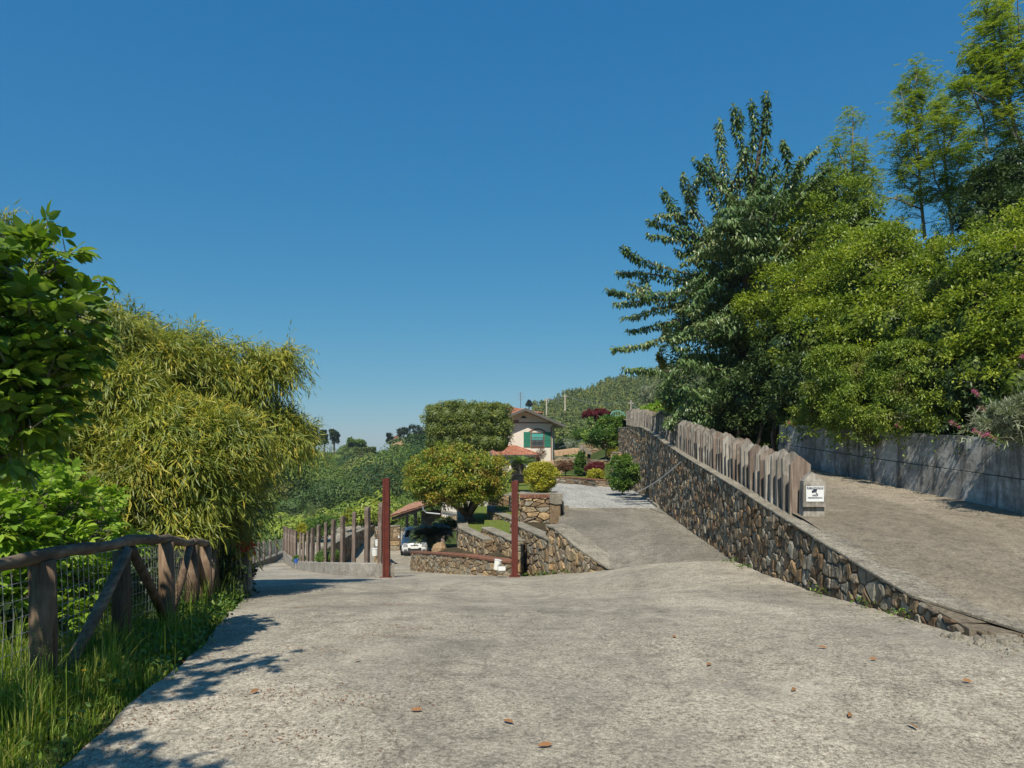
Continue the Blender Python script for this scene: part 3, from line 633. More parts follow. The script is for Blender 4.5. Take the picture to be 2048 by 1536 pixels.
# ------------------------------------------------------------------ palisade fence on the stone wall
def rot(v, a): c, s = math.cos(a), math.sin(a); return np.array([v[0]*c-v[1]*s, v[0]*s+v[1]*c])
def plank_mb(x, y, z, h, wd, th, ang, seed, lean=0):
    r = random.Random(seed); mb = MB(); pk = r.uniform(.35, .65); sh = r.uniform(.09, .16)
    prof = [(-.5, 0), (.5, 0), (.5+r.uniform(-.03, .02), h*.5), (.5, h-sh*r.uniform(.9, 1.2)), (pk-.5+.10, h-.015), (pk-.5-.06, h), (-.5, h-sh*r.uniform(.8, 1.2)), (-.5+r.uniform(-.02, .03), h*.5)]
    n = len(prof); vs = []
    for k, dy in enumerate((-.5, .5)):
        for u, zz in prof:
            q = rot((u*wd*(1-.02*k)+lean*zz, dy*th), ang); vs.append((x+q[0], y+q[1], z+zz-(.02*k if zz > h*.8 else 0)))
    mb.add(vs, [tuple(range(n)), tuple(range(2*n-1, n-1, -1))]+[(i, i+n, (i+1) % n+n, (i+1) % n) for i in range(n)], r.random())
    return mb
def palisade():
    t = empty('palisade_fence', (4.45, 10.5, .5), label='weathered grey palisade fence of pointed upright planks along the upper road', cat='fence')
    y = 10.72; i = 0; pth = lambda yy: itp(yy, [(p[1], p[0]) for p in MAINP])
    while y < 36.5:
        zb = float(itp(y, [(8, .2), (10.5, .50), (13.5, .80), (17, 1.10), (22, 1.55), (27, 2.05), (31.5, 2.42), (38, 2.75)]))-.05
        h = .93*(1+.02*math.sin(i*1.3)+random.uniform(-.022, .022)); h += .05 if i < 4 else 0
        if y > 27: h *= .86
        x = float(pth(y))+.27+random.uniform(-.006, .006)
        mb = plank_mb(x, y, zb, h, random.uniform(.295, .325), random.uniform(.06, .085), random.uniform(-.05, .03), 100+i, random.uniform(-.02, .02))
        mb.build('plank', M['plank2' if random.random() < (.3 if i < 30 else .1) else 'plank'], t); i += 1
        y += random.uniform(.29, .34)
palisade()
# end post with the sign
def signpost():
    d = 10.4; x0, x1 = PX(1608, d), PX(1647, d); zb = .47; zt = PZ(946, d)
    t = empty('end_post', ((x0+x1)/2, d, zb), label='thick pointed timber post ending the palisade, carrying the camera warning sign', cat='post')
    mb = MB(); w_ = x1-x0; cx = (x0+x1)/2
    vs = [(x0-.01, d, zb-.1), (x1+.02, d, zb-.1), (x1+.02, d+.16, zb-.1), (x0-.01, d+.16, zb-.1), (x0, d, zt-.12), (x1, d, zt-.12), (x1, d+.16, zt-.12), (x0, d+.16, zt-.12), (cx-.02, d+.02, zt+.02), (cx-.02, d+.15, zt+.02)]
    mb.add(vs, [(0,1,5,4),(1,2,6,5),(2,3,7,6),(3,0,4,7),(4,5,8),(5,6,9,8),(6,7,9),(7,4,8,9)]); mb.build('timber', M['plank'], t)
    bx0, bx1, bz0, bz1 = PX(1604, d), PX(1648, d), PZ(1013, d), PZ(964, d)
    mb = MB(); mb.box(bx0, bx1, d-.055, d-.012, bz0, bz1); mb.build('backing_board', M['plank'], t)
    sx0, sx1, sz0, sz1 = PX(1609, d), PX(1644, d), PZ(1002.5, d), PZ(972, d)
    s = empty('warning_sign', ((sx0+sx1)/2, d-.06, (sz0+sz1)/2), label='white camera surveillance warning sign fixed to the end post board', cat='sign')
    mb = MB(); mb.box(sx0, sx1, d-.062, d-.058, sz0, sz1); mb.build('sign_board', M['paper'], s)
    W = sx1-sx0; H = sz1-sz0; yy = d-.0655
    mb = MB(); mb.box(sx0+.01, sx1-.01, yy, d-.0625, sz1-H*.19, sz1-.008); mb.build('header_bar', M['ink'], s)
    def txt(body, size, z, mat, nm, width):
        cu = bpy.data.curves.new(nm, 'FONT'); cu.body = body; cu.size = size; cu.align_x = 'CENTER'; cu.align_y = 'CENTER'; cu.extrude = .0006; cu.offset = .0006
        o = bpy.data.objects.new(nm, cu); C.objects.link(o); bpy.context.view_layer.update()
        dw = o.dimensions[0]; sc = width/dw if dw > 0 else 1
        me = bpy.data.meshes.new_from_object(o.evaluated_get(bpy.context.evaluated_depsgraph_get())); bpy.data.objects.remove(o)
        for v in me.vertices: v.co = Vector(((sx0+sx1)/2+v.co.x*sc, yy-.002-v.co.z, z+v.co.y))
        link(nm, me, mat, s)
    txt('ATTENZIONE!', H*.17, sz1-H*.105, M['paper'], 'heading_text', W*.86)
    txt('AREA', H*.14, sz0+H*.41, M['ink'], 'area_text', W*.36)
    txt('VIDEOSORVEGLIATA', H*.12, sz0+H*.25, M['ink'], 'surveillance_text', W*.84)
    mb = MB(); cx = (sx0+sx1)/2; cz = sz0+H*.65
    mb.prism([(cx-.05, cz+.012), (cx-.045, cz-.02), (cx+.02, cz-.006), (cx+.03, cz+.034), (cx-.02, cz+.03)], yy, d-.0625)
    mb.box(cx+.012, cx+.022, yy, d-.0625, cz-.035, cz-.006); mb.box(cx+.012, cx+.045, yy, d-.0625, cz-.038, cz-.029)
    mb.build('camera_symbol', M['ink'], s)
signpost()
for (px, py0, py1, d, lab) in ((1267, 845, 818, 36.5, 'grey timber post at the far end of the palisade, left one'), (1277, 842, 817, 35.5, 'grey timber post at the far end of the palisade, right one')):
    mb = MB(); x = PX(px, d); mb.box(x-.08, x+.08, d, d+.16, PZ(py0, d)-.4, PZ(py1, d)); o = mb.build('fence_post', M['plank']); tag(o, lab, 'post', 'posts at the far end of the palisade')

# ------------------------------------------------------------------ kerb wall with upright sleepers
KW = [(-9.2, 30.2), (-7.2, 25.4), (-5.2, 21.0), (-3.28, 18.0)]
kz = [float(zd(x, y)) for x, y in KW]
def kerbwall():
    t = empty('kerb_wall', (-3.3, 18, kz[-1]), label='low board marked concrete wall carrying the row of upright sleepers', cat='wall')
    mb = MB(); wall_body(mb, KW, [z-.1 for z in kz], [kz[0]+.34, kz[1]+.34, kz[2]+.34, kz[3]+.34], .32, -1); mb.build('wall_body', M['kerb'], t)
    K2 = [(-12.9, 40), (-9.22, 30.2)]
    mb = MB(); wall_body(mb, K2, [-5.3, kz[0]-.1], [PZ(1102, 40), kz[0]+.36], .25, -1); mb.build('rising_end', M['kerb'], t)
kerbwall()
def sleeper(px, d, pyt, wpx, seed, group, label, pyb=1128, dz=None):
    x = PX(px, d); zb = (float(np.interp(-d, [-30.2, -25.4, -21, -18], kz))+.34 if dz is None else dz); h = PZ(pyt, d)-zb; wd = wpx*.72/F*d
    r = random.Random(seed); mb = MB(); n = 6; vs = []
    for i in range(n+1):
        f = i/n; s_ = 1+r.uniform(-.06, .04); ox = r.uniform(-.008, .008)
        for a, b_ in ((-.5, -.5), (.5, -.5), (.5, .5), (-.5, .5)): vs.append((a*wd*s_+ox+.02*f, b_*.14, h*f+(r.uniform(-.02, .02) if i == n else 0)-(.03 if i == 0 else 0)))
    fs = [(4*i+k, 4*i+(k+1) % 4, 4*i+4+(k+1) % 4, 4*i+4+k) for i in range(n) for k in range(4)]+[(3, 2, 1, 0), (4*n, 4*n+1, 4*n+2, 4*n+3)]
    mb.add(vs, fs, r.random()); o = mb.build('upright_sleeper', M['sleeper']); o.location = (x, d+.14, zb); o.rotation_euler = (0, 0, r.uniform(-.5, .2))
    tag(o, label, 'timber post', group)
ords = ['first', 'second', 'third', 'fourth', 'fifth', 'sixth', 'seventh', 'eighth', 'ninth', 'tenth', 'eleventh']
row = [(758, 18.3, 1005, 11), (732, 19.6, 1015, 11.5), (705, 20.8, 1025, 9.5), (682.5, 22.1, 1034, 8.5), (664, 23.4, 1040, 8), (648.5, 24.7, 1046, 7.5), (634.5, 26, 1051, 7), (623, 27.2, 1056, 6.5), (613.5, 28.4, 1062, 6), (604.5, 29.4, 1068, 5.5), (598, 30.1, 1066, 5)]
for i, (px, d, pt, wp) in enumerate(row):
    sleeper(px, d, pt, wp, 200+i, 'upright sleepers on the low kerb wall', '%s upright weathered sleeper left of the left red gate post' % ords[i])
for i, f in enumerate(np.linspace(0.06, .98, 7)):
    x = -9.25*(1-f)-12.85*f; d = 30.3*(1-f)+39.9*f; px = CX+F*x/d
    zb = (kz[0]+.36)*(1-f)+PZ(1102, 40)*f; sleeper(px, d, np.interp(f, [0, 1], [1063, 1053]), 190/d, 230+i, 'sleepers along the far end of the kerb wall', '%s close set sleeper on the rising end of the kerb wall, counted from the right' % ords[i], dz=zb-.02)

# far kerb of the lower road with mesh fence
FK = [(-11.45, 31), (-12.6, 36), (-14.3, 45)]
mb = MB(); wall_body(mb, FK, [-4.2, -4.9, -5.4], [PZ(1129, 31), PZ(1117, 36.5), PZ(1103, 45)], .35, -1); o = mb.build('roadside_wall', M['coping']); tag(o, 'low dark kerb wall on the far side of the lower road', 'wall')
def meshfence(name, pts, zb, zt, step, hstep, r, label, posts=None, postr=.05, postmat='sleeper'):
    pa = Path(pts); t = empty(name, (pts[0][0], pts[0][1], zb[0]), label=label, cat='fence'); mb = MB()
    b_ = lambda s: np.interp(s, pa.s, zb); tt = lambda s: np.interp(s, pa.s, zt); s = 0
    ww = lambda s, z: .012*math.sin(s*2.1)+.01*math.sin(z*9+s)
    while s < pa.L:
        a = pa.at(s); n = pa.nrm(s); zz = np.linspace(b_(s), tt(s), 4)
        mb.tube([(a[0]+n[0]*ww(s, z), a[1]+n[1]*ww(s, z), z) for z in zz], r, 4, caps=False); s += step
    k = int((max(np.array(zt)-np.array(zb)))/hstep)+1
    for j in range(k+1):
        f = j/k; mb.tube([(*(pa.at(s)+pa.nrm(s)*ww(s, b_(s)+f*(tt(s)-b_(s)))), b_(s)+f*(tt(s)-b_(s))) for s in np.linspace(0, pa.L, max(3, int(pa.L*3)))], r, 4, caps=False)
    mb.build('wire_mesh', M['wire'], t)
    if posts:
        for s in posts:
            a = pa.at(s); m2 = MB(); z1 = tt(s)+random.uniform(.0, .12); m2.tube([(a[0], a[1], b_(s)-.3), (a[0]+.01, a[1], (b_(s)+z1)/2), (a[0], a[1], z1)], postr, 6, wob=.15); m2.build('post', M[postmat], t)
    return t
pL = Path(FK).L
meshfence('roadside_fence', [(x-.1, y+.2) for x, y in FK], [PZ(1129, 31), PZ(1117, 36.5), PZ(1103, 45)], [PZ(1129, 31)+.85, PZ(1117, 36.5)+.85, PZ(1103, 45)+.8], .18, .18, .006, 'wooden post and wire fence on the kerb beyond the lower road', [.3, 1.6, 3.4, 5.4, 7.6, 10, 13], .075)

# red steel gate posts: channel sections
def gatepost(px0, px1, pyb, pyt, d, label, z0):
    x0, x1 = PX(px0, d), PX(px1, d); z1 = PZ(pyt, d); dp = .2
    t = empty('gate_post', ((x0+x1)/2, d, z0), label=label, cat='gate post', group='red steel gate posts')
    mb = MB(); a = .014; w1 = x0+(x1-x0)*.30
    mb.box(w1, w1+a, d+a, d+dp-a, z0-.1, z1-.02)                      # web
    mb.box(x0, x0+(x1-x0)*.42, d+dp-a, d+dp, z0-.1, z1-.02); mb.box(x0+.0, w1-.001, d, d+a, z0-.1, z1-.02)
    mb.build('flange', M['redsteel'], t)
    mb = MB(); mb.box(w1+a+.001, x1, d, d+dp, z0-.1, z1); mb.build('box_section', M['redsteel'], t)
    mb = MB(); mb.box(x0-.06, x1+.05, d-.05, d+dp+.05, z0-.08, z0+.012); mb.build('base_plate', M['redsteel'], t)
    mb = MB()
    for z in (z0+.35, z0+1.9):
        mb = MB(); mb.tube([(x1, d+.1, z), (x1+.035, d+.1, z)], .022, 8); mb.build('hinge_pin', M['redsteel'], t)
gatepost(765, 778, 1155, 956, 18, 'left red steel gate post beside the sleepers', float(zd(-3.2, 18)))
gatepost(1023, 1036, 1137, 961, 18.6, 'right red steel gate post in front of the stone terraces', float(zd(.1, 18.6)))

# ------------------------------------------------------------------ rustic pole fence, wire mesh
FP = [(-3.05, -2.6), (-3.08, 1.5), (-3.13, 4.73), (-3.3, 6.0), (-3.46, 7.1), (-3.75, 8.3), (-3.97, 9.2), (-4.3, 10.2)]
fpz = [.0, 0, -.05, -.1, -.2, -.36, -.5, -.65]
def rustic():
    t = empty('rustic_pole_fence', (-3.13, 4.73, 0), label='rustic round pole fence with brown posts, diagonal braces and a wavy top rail', cat='fence')
    rz = [.95, .93, .86, .78, .66, .46, .32, .20]
    def rail(pts, r0, r1):
        mb = MB(); n = len(pts)*5; pts = np.array(pts); ti = np.linspace(0, len(pts)-1, n); q = np.stack([np.interp(ti, range(len(pts)), pts[:, k]) for k in range(3)], 1)
        q[:, 2] += .009*np.sin(ti*2.7)+.006*np.sin(ti*6); q[:, 0] += .02*np.sin(ti*3.1)
        rad = [r0+(r1-r0)*i/n+.006*math.sin(i*1.9) for i in range(n)]; mb.tube(q, rad, 10, wob=.12); mb.build('rail', M['rail'], t, True)
    R_ = [(p[0], p[1], z) for p, z in zip(FP, rz)]
    rail(R_[0:2], .05, .047); rail(R_[1:4], .047, .044); rail(R_[3:5]+[R_[5]], .046, .044); rail(R_[5:], .045, .042)
    posts = [2, 4, 5, 6, 7]
    mids = [((FP[2][0]+FP[4][0])/2-.03, 6.05, -.12, .70)]
    for k in [1]+posts:
        x, y = FP[k]; mb = MB(); rr = .085 if k in (2, 1) else .075
        mb.tube([(x, y, fpz[k]-.3), (x+.01, y, .3*fpz[k]+.7*rz[k]-.3), (x, y, rz[k]-.03)], [rr*1.05, rr, rr*.95], 12, wob=.06); mb.build('post', M['pole'], t, True)
    for x, y, z0, z1 in mids:
        mb = MB(); mb.tube([(x, y, z0-.3), (x, y, z1)], [.075, .07], 12, wob=.06); mb.build('post', M['pole'], t, True)
    br = [((-3.12, 4.98, .02), (-3.24, 5.98, .72)), ((-3.30, 6.15, .70), (-3.40, 6.95, -.1)), ((-3.5, 7.25, -.15), (-3.70, 8.15, .42)), ((-3.78, 8.4, .42), (-3.9, 9.1, -.4)), ((-4.0, 9.35, -.45), (-4.25, 10.1, .15)), ((-3.10, 2.2, .7), (-3.1, 4.0, .1))]
    for a, b_ in br:
        mb = MB(); mb.tube([a, [(a[i]+b_[i])/2+(.012 if i == 0 else 0) for i in range(3)], b_], [.045, .042, .04], 10, wob=.1); mb.build('brace', M['rail' if a[1] < 5.5 else 'pole'], t, True)
rustic()
meshfence('wire_mesh_fence', [(p[0]-.12, p[1]) for p in FP]+[(-4.6, 11.2)], [z-.05 for z in fpz]+[-.75], [.86, .85, .80, .70, .58, .38, .24, .12, .2], .085, .13, .0028, 'galvanised wire mesh fixed behind the rustic pole fence')
# red capped post and the mesh beside it
def capped():
    d = 11.0; x = PX(497, d); zb = float(zd(x, d))-.05; zt = PZ(1100, d)
    t = empty('roadside_post', (x, d, zb), label='bleached wooden post with red cloth on top where the mesh ends', cat='post')
    mb = MB(); mb.tube([(x, d, zb-.2), (x+.02, d, (zb+zt)/2), (x-.02, d, zt)], [.045, .04, .038], 7, wob=.3); mb.build('stake', M['plank'], t)
    mb = MB(); mb.tube([(x-.07, d+.02, zb-.2), (x-.05, d, zt-.1)], [.03, .025], 6, wob=.3); mb.build('split_stake', M['plank'], t)
    r = np.random.default_rng(5); n = 46; p = np.array([x-.03, d, zt+.06])+r.normal(size=(n, 3))*np.array([.05, .05, .05]); 
    np_mesh('red_cloth', [leaf_arrays(p, r.normal(size=(n, 3)), r.normal(size=(n, 3)), .09, .07, T_B, r.random(n))], leafred, t)
leafred = leafmat('red_cloth', [(.45, .03, .015), (.62, .07, .03)], .2, .8)
capped()
meshfence('loose_mesh_panel', [(-4.35, 10.3), (-4.12, 10.95)], [-.85, -.8], [.05, .1], .1, .13, .003, 'short loose wire mesh panel between the pole fence and the red topped post')

# ------------------------------------------------------------------ tiled roofs
def tiled(mb, a, b_, c, d, rib=.22, row=.38, amp=.035):
    """a-b along the eave, d-c along the ridge; builds a barrel tiled sheet"""
    a, b_, c, d = map(lambda q: np.array(q, float), (a, b_, c, d)); Lu = max(np.linalg.norm(b_-a), np.linalg.norm(c-d)); Lv = np.linalg.norm(d-a)
    nu = max(2, int(Lu/rib))*4; nv = max(2, int(Lv/row)); nn = np.cross(b_-a, d-a); nn /= np.linalg.norm(nn); nn *= np.sign(nn[2])
    r = random.Random(3)
    for j in range(nv):
        v0, v1 = j/nv, (j+1)/nv+.01
        for i in range(0, nu, 2):
            tt = r.random(); vs = []
            for v, lift in ((v0, .03), (v1, 0.0)):
                for k in range(3):
                    u = (i+k)/nu; p = (a*(1-u)+b_*u)*(1-v)+(d*(1-u)+c*u)*v; h = (amp if k == 1 else 0)*(1 if (i//2) % 2 == 0 else -.6)+lift
                    vs.append(p+nn*h)
            mb.add(vs, [(0, 1, 4, 3), (1, 2, 5, 4)], tt)
# carport
def carport():
    y0, y1 = 42.0, 50.0; xl, xr = PX(779, y0), PX(884, y0); zl, zr = PZ(1032, y0), PZ(999, y0)
    t = empty('carport', (xr, y0, -5.2), label='open carport with an old clay tile roof above the white car', cat='carport')
    mb = MB(); tiled(mb, (xl, y0, zl), (xl, y1, zl), (xr+.6, y1, zr+.2), (xr+.6, y0, zr+.2), .2, .35, .03)
    mb.slab([(xl+.02, y0+.03, zl-.03), (xr+.6, y0+.03, zr+.17), (xr+.6, y1, zr+.17), (xl+.02, y1, zl-.03)], .06, .1); mb.build('roof', M['oldtile'], t)
    for k, (ya) in enumerate((y0+.25, y0+2.7, y0+5.2, y1-.4)):
        mb = MB(); c = np.array([(xl+xr)/2, ya, (zl+zr)/2-.2]); ux = np.array([(xr-xl)/2-.1, 0, (zr-zl)/2]); mb.obox(c, ux, (0, .07, 0), (0, 0, .09)); mb.build('rafter', M['bark'], t)
    for x, ya, w_ in ((xr+.02, y0+.4, .1), (xr+.02, y1-.3, .1), (xl+.5, y1-.3, .1), (xl+.45, y0+4.0, .07)):
        mb = MB(); zt = zl+(zr-zl)*(x-xl)/(xr-xl)-.28; mb.box(x-w_, x+w_, ya-w_, ya+w_, -5.8, zt); mb.build('post', M['sleeper'], t)
    mb = MB(); mb.tube([(PX(846, y0), y0-.1, PZ(1012, y0)), (PX(847, y0), y0-.12, PZ(1019, y0)), (PX(853, y0), y0-.1, PZ(1025, y0)), (xr-.1, y0-.05, PZ(1028, y0))], .05, 8); mb.build('drain_pipe', M['wire'], t)
    stone_wall('carport_wall', [(xl+1.0, y1-1.2), (xr+2.0, y1-1.2)], [-5.9, -5.9], [PZ(1020, y1), PZ(1012, y1)], .5, .25, .3, 'dark stone back wall under the clay tile carport roof', -1, 'stone2', .05, 51, caph=0, detail=False)
    stone_wall('stone_steps_wall', [(PX(776, 47), 47), (PX(800, 47), 47)], [-5.9]*2, [PZ(1053, 47)]*2, .5, .2, .3, 'low stone wall left of the parked white car', -1, 'stone2', .05, 52, detail=False)
carport()

# ------------------------------------------------------------------ white car
def car():
    d = 43.5; t = empty('parked_car', (PX(829, d), d, float(zd(PX(829, d), d))), R(8), label='small white hatchback parked nose out beside the dark cycad', cat='car')
    W = .82
    # stations along y (front = 0), profile of body: (y, z_low, z_high, half width)
    st = [(0, .30, .62, .66), (.10, .24, .78, .76), (.5, .22, .92, .81), (1.0, .22, 1.02, .82), (1.8, .22, 1.04, .82), (2.8, .22, 1.03, .82), (3.4, .24, .98, .80), (3.62, .30, .85, .72)]
    def loft(st, nz=6, crown=.04):
        mb = MB(); k = 12; vs = []
        for y, zl, zh, hw in st:
            pr = [(-hw*.86, zl), (-hw, zl+.12*(zh-zl)), (-hw*1.0, zl+.6*(zh-zl)), (-hw*.93, zl+.93*(zh-zl)), (-hw*.7, zh), (-hw*.3, zh+crown), (hw*.3, zh+crown), (hw*.7, zh), (hw*.93, zl+.93*(zh-zl)), (hw, zl+.6*(zh-zl)), (hw, zl+.12*(zh-zl)), (hw*.86, zl)]
            vs += [(x, y, z) for x, z in pr]
        n = len(st); mb.add(vs, [(k*i+j, k*i+(j+1) % k, k*(i+1)+(j+1) % k, k*(i+1)+j) for i in range(n-1) for j in range(k)]+[tuple(range(k-1, -1, -1)), tuple(range(k*(n-1), k*n))]); return mb
    o = loft(st).build('body', M['carpaint'], t, True, world=False)
    cab = [(.72, .95, 1.0, .72), (1.28, .95, 1.46, .60), (1.7, .95, 1.53, .60), (2.8, .95, 1.52, .60), (3.3, .95, 1.42, .58), (3.55, .95, 1.0, .66)]
    loft(cab, crown=.02).build('cabin', M['carpaint'], t, True, world=False)
    mb = MB(); mb.add([(-.62, .80, 1.045), (.62, .80, 1.045), (.50, 1.245, 1.43), (-.50, 1.245, 1.43)], [(0, 1, 2, 3)]); mb.v = [(x, y-.045, z+.03) for x, y, z in mb.v]; mb.build('windscreen', M['glass'], t, world=False)
    for s in (-1, 1):
        for ya, yb, xa in ((1.25, 1.98, 0), (2.06, 2.8, 0)):
            mb = MB(); mb.add([(s*.745, ya, 1.06), (s*.735, yb, 1.06), (s*.60, yb, 1.40), (s*.60, ya+.12, 1.40)], [(0, 1, 2, 3)]); mb.v = [(x+s*.03, y, z) for x, y, z in mb.v]; mb.build('side_window', M['glass'], t, world=False)
        mb = MB(); mb.obox((s*.56, .02, .70), (.13, .03*0, 0), (0, .07, .03), (0, -.02, .085)); h = mb.build('headlight', M['chrome'], t, world=False)
        mb = MB(); mb.obox((s*.56, -.04, .45), (.09, 0, 0), (0, .05, 0), (0, 0, .035)); mb.build('fog_light', M['chrome'], t, world=False)
        mb = MB(); mb.obox((s*.93, 1.12, 1.06), (.09, 0, 0), (0, .05, 0), (0, 0, .07)); mb.build('wing_mirror', M['carpaint'], t, world=False)
        for yy in (.62, 2.95):
            mb = MB(); mb.tube([(s*.70, yy, .29), (s*.85, yy, .29)], [.29, .29], 18); w_ = mb.build('wheel', M['tyre'], t, world=False)
            mb = MB(); mb.tube([(s*.84, yy, .29), (s*.865, yy, .29)], [.18, .17], 12); mb.build('rim', M['wire'], w_, world=False)
    mb = MB(); mb.obox((0, -.02, .43), (.40, 0, 0), (0, .04, 0), (0, 0, .07)); mb.obox((0, .0, .66), (.24, 0, 0), (0, .03, 0), (0, 0, .012)); mb.build('grille', M['black'], t, world=False)
    mb = MB(); mb.obox((0, -.075, .52), (.24, 0, 0), (0, .008, 0), (0, 0, .055)); mb.build('number_plate', M['white'], t, world=False)
    mb = MB(); mb.obox((0, .0, .24), (.66, 0, 0), (0, .08, 0), (0, 0, .05)); mb.build('bumper', M['black'], t, world=False)
car()

# ------------------------------------------------------------------ house
def house():
    T = empty('house', (PX(1105, 60), 60, .1), R(9), label='cream two storey house with green shutters and red tile roofs behind the clipped tree', cat='house')
    def part(name, mb, mat, par=None, **k): return mb.build(name, mat, par or T, world=False)
    # local: origin at the front right corner, x to the right (wall extends to -x), y away
    eave = 3.32; Wd = 4.95; ap = 4.35; mid = -Wd/2
    mb = MB(); mb.prism([(-Wd, -.6), (0, -.6), (0, eave), (mid, ap), (-Wd, eave)], 0, 7.5); part('wall', mb, M['plaster'])
    mb = MB(); mb.box(-Wd-.02, .02, -.04, -.002, eave+.0, eave+.10); part('string_course', mb, M['trimbrown'])
    mb = MB(); mb.box(.003, .45, 1.2, 6.8, -.6, eave-.1); part('side_bay', mb, M['plaster'])
    # roofs
    ov = 1.0; sl = (ap-eave)/(Wd/2)
    for s in (-1, 1):
        xe = mid+s*(Wd/2+.85); ze = ap-sl*(Wd/2+.85)+.16
        mb = MB(); tiled(mb, (xe, -ov, ze), (xe, 7.8, ze), (mid, 7.8, ap+.18), (mid, -ov, ap+.18), .24, .4, .035); r = part('roof', mb, M['tile'])
        mb = MB(); mb.slab([(xe, -ov, ze-.02), (mid, -ov, ap+.16), (mid, 7.8, ap+.16), (xe, 7.8, ze-.02)][::(1 if s < 0 else -1)], .12); mb.build('soffit', M['soffit'], r, world=False)
        mb = MB(); c = np.array([(xe+mid)/2, -ov-.02, (ze+ap+.16)/2-.05]); mb.obox(c, ((mid-xe)/2, 0, (ap+.16-ze)/2), (0, .02, 0), (0, 0, .11)); mb.build('fascia', M['fascia'], r, world=False)
        mb = MB(); mb.tube([(xe+s*.05, -ov+.05, ze-.06), (xe+s*.05, 7.8, ze-.06)], .07, 8); mb.build('gutter', M['fascia'], r, world=False)
    # higher hip roof behind
    cx_, cy_ = mid-.6, 9.0; hz = 5.25; hb = 4.35
    cs = [(cx_-4.2, 3.2), (cx_+3.0, 3.2), (cx_+3.0, 13.5), (cx_-4.2, 13.5)]
    mb = MB()
    for k in range(4):
        a, b_ = cs[k], cs[(k+1) % 4]; tiled(mb, (a[0], a[1], hb), (b_[0], b_[1], hb), (cx_+.3, cy_, hz), (cx_-.3, cy_, hz), .26, .45, .035)
    r = part('hip_roof', mb, M['tile'])
    mb = MB(); mb.box(cx_-4.1, cx_+2.9, 3.35, 13.3, hb-.12, hb-.01); mb.build('hip_eave', M['fascia'], r, world=False)
    mb = MB(); mb.box(cx_-3.9, cx_+2.6, 4.0, 13.0, 2, hb-.125); part('upper_wall', mb, M['plaster'])
    # wing with low roof at left front
    wl = -5.6; wr = -1.75; wy = -3.2
    mb = MB(); mb.box(wl, wr-.25, wy+.25, -.002, -1.6, .62); part('porch_wall', mb, M['plaster'])
    mb = MB(); mb.box(wr-.24, wr+.0, wy+.02, wy+.24, -1.6, .60); mb.box(wr-.9, wr-.75, wy+.02, wy+.2, -1.6, .6); part('porch_pillar', mb, M['brick'])
    mb = MB(); tiled(mb, (wl, wy-.3, .70), (wr+.2, wy-.3, .70), (wr-1.5, -.05, 1.45), (wl, -.05, 1.45), .24, .4, .035)
    tiled(mb, (wr+.2, wy-.3, .70), (wr+.2, -.05, .70), (wr-1.5, -.05, 1.45), (wr-1.5, -.1, 1.45), .24, .4, .035); r = part('porch_roof', mb, M['tile'])
    mb = MB(); mb.box(wl, wr+.2, wy-.3, -.01, .6, .69); mb.build('porch_fascia', M['fascia'], r, world=False)
    # window
    wx0, wx1, wz0, wz1 = -1.82, -.78, 1.38, 2.50
    mb = MB(); mb.box(wx0, wx1, -.015, -.004, wz0, wz1); g = part('window', mb, M['glass'])
    mb = MB()
    for a in ((wx0-.08, wx1+.08, wz0-.08, wz0), (wx0-.08, wx1+.08, wz1, wz1+.06), (wx0-.06, wx0, wz0, wz1), (wx1, wx1+.06, wz0, wz1)): mb.box(a[0], a[1], -.07, -.017, a[2], a[3])
    mb.build('frame', M['trimbrown'], g, world=False)
    mb = MB(); mb.box(wx0+.03, wx1-.03, -.035, -.02, wz0+.55, wz1-.02); mb.build('blind', M['curtain'], g, world=False)
    mb = MB()
    for x in np.linspace(wx0+.07, wx1-.07, 9): mb.box(x-.012, x+.012, -.12, -.096, wz0+.02, wz1-.3)
    for z in (wz0+.08, wz0+.45, wz1-.32): mb.box(wx0, wx1, -.094, -.08, z-.012, z+.012)
    mb.build('window_bars', M['wire'], g, world=False)
    for x0, x1 in ((-2.48, -1.90), (-.70, -.12)):
        mb = MB(); mb.box(x0, x1, -.05, -.005, wz0-.05, wz1+.1)
        for z in np.linspace(wz0+.03, wz1+.0, 12): mb.box(x0+.05, x1-.05, -.062, -.051, z, z+.05)
        s = part('shutter', mb, M['shutter']); mb = MB()
        mb.box(x0, x1, -.07, -.064, wz0+.52, wz0+.60); mb.build('shutter_rail', M['shutter'], s, world=False)
    mb = MB(); an = np.linspace(R(35), R(145), 11); cxx = (wx0+wx1)/2
    for a, b_ in zip(an[:-1], an[1:]):
        q = [(cxx+r_*math.cos(k), 1.85+r_*.98*math.sin(k)) for r_, k in ((.95, a), (1.09, a), (1.09, b_), (.95, b_))]; mb.prism([(x, z) for x, z in q], -.035, -.003)
    part('window_arch', mb, M['trimbrown'])
    mb = MB(); mb.prism([(mid-.28, 3.75), (mid+.28, 3.75), (mid+.06, 3.96), (mid-.06, 3.96)], -.02, -.003); part('gable_vent', mb, M['black'])
    mb = MB(); mb.tube([(-.12, -.07, -.6), (-.12, -.07, eave-.3), (.5, -.3, eave-.05)], .045, 8); part('downpipe', mb, M['trimbrown'])
    mb = MB(); mb.box(-3.35, -2.9, -.01, -.003, 3.43, 3.6); part('name_plaque', mb, M['trimbrown'])
    A = empty('roof_antenna', (PX(1041, 68), 68, 5.2), label='thin television antenna mast on the red hip roof', cat='antenna')
    mb = MB(); x, y = PX(1041, 68), 68; mb.tube([(x, y, 5.0), (x, y, PZ(784, 68))], .03, 5); mb.build('mast', M['fascia'], A)
    mb = MB()
    for z, l in ((6.5, .35), (6.2, .5), (5.95, .35), (6.35, .22)): mb.box(x-l, x+l, y-.02, y+.02, z, z+.03)
    mb.build('antenna_element', M['wire'], A)
house()

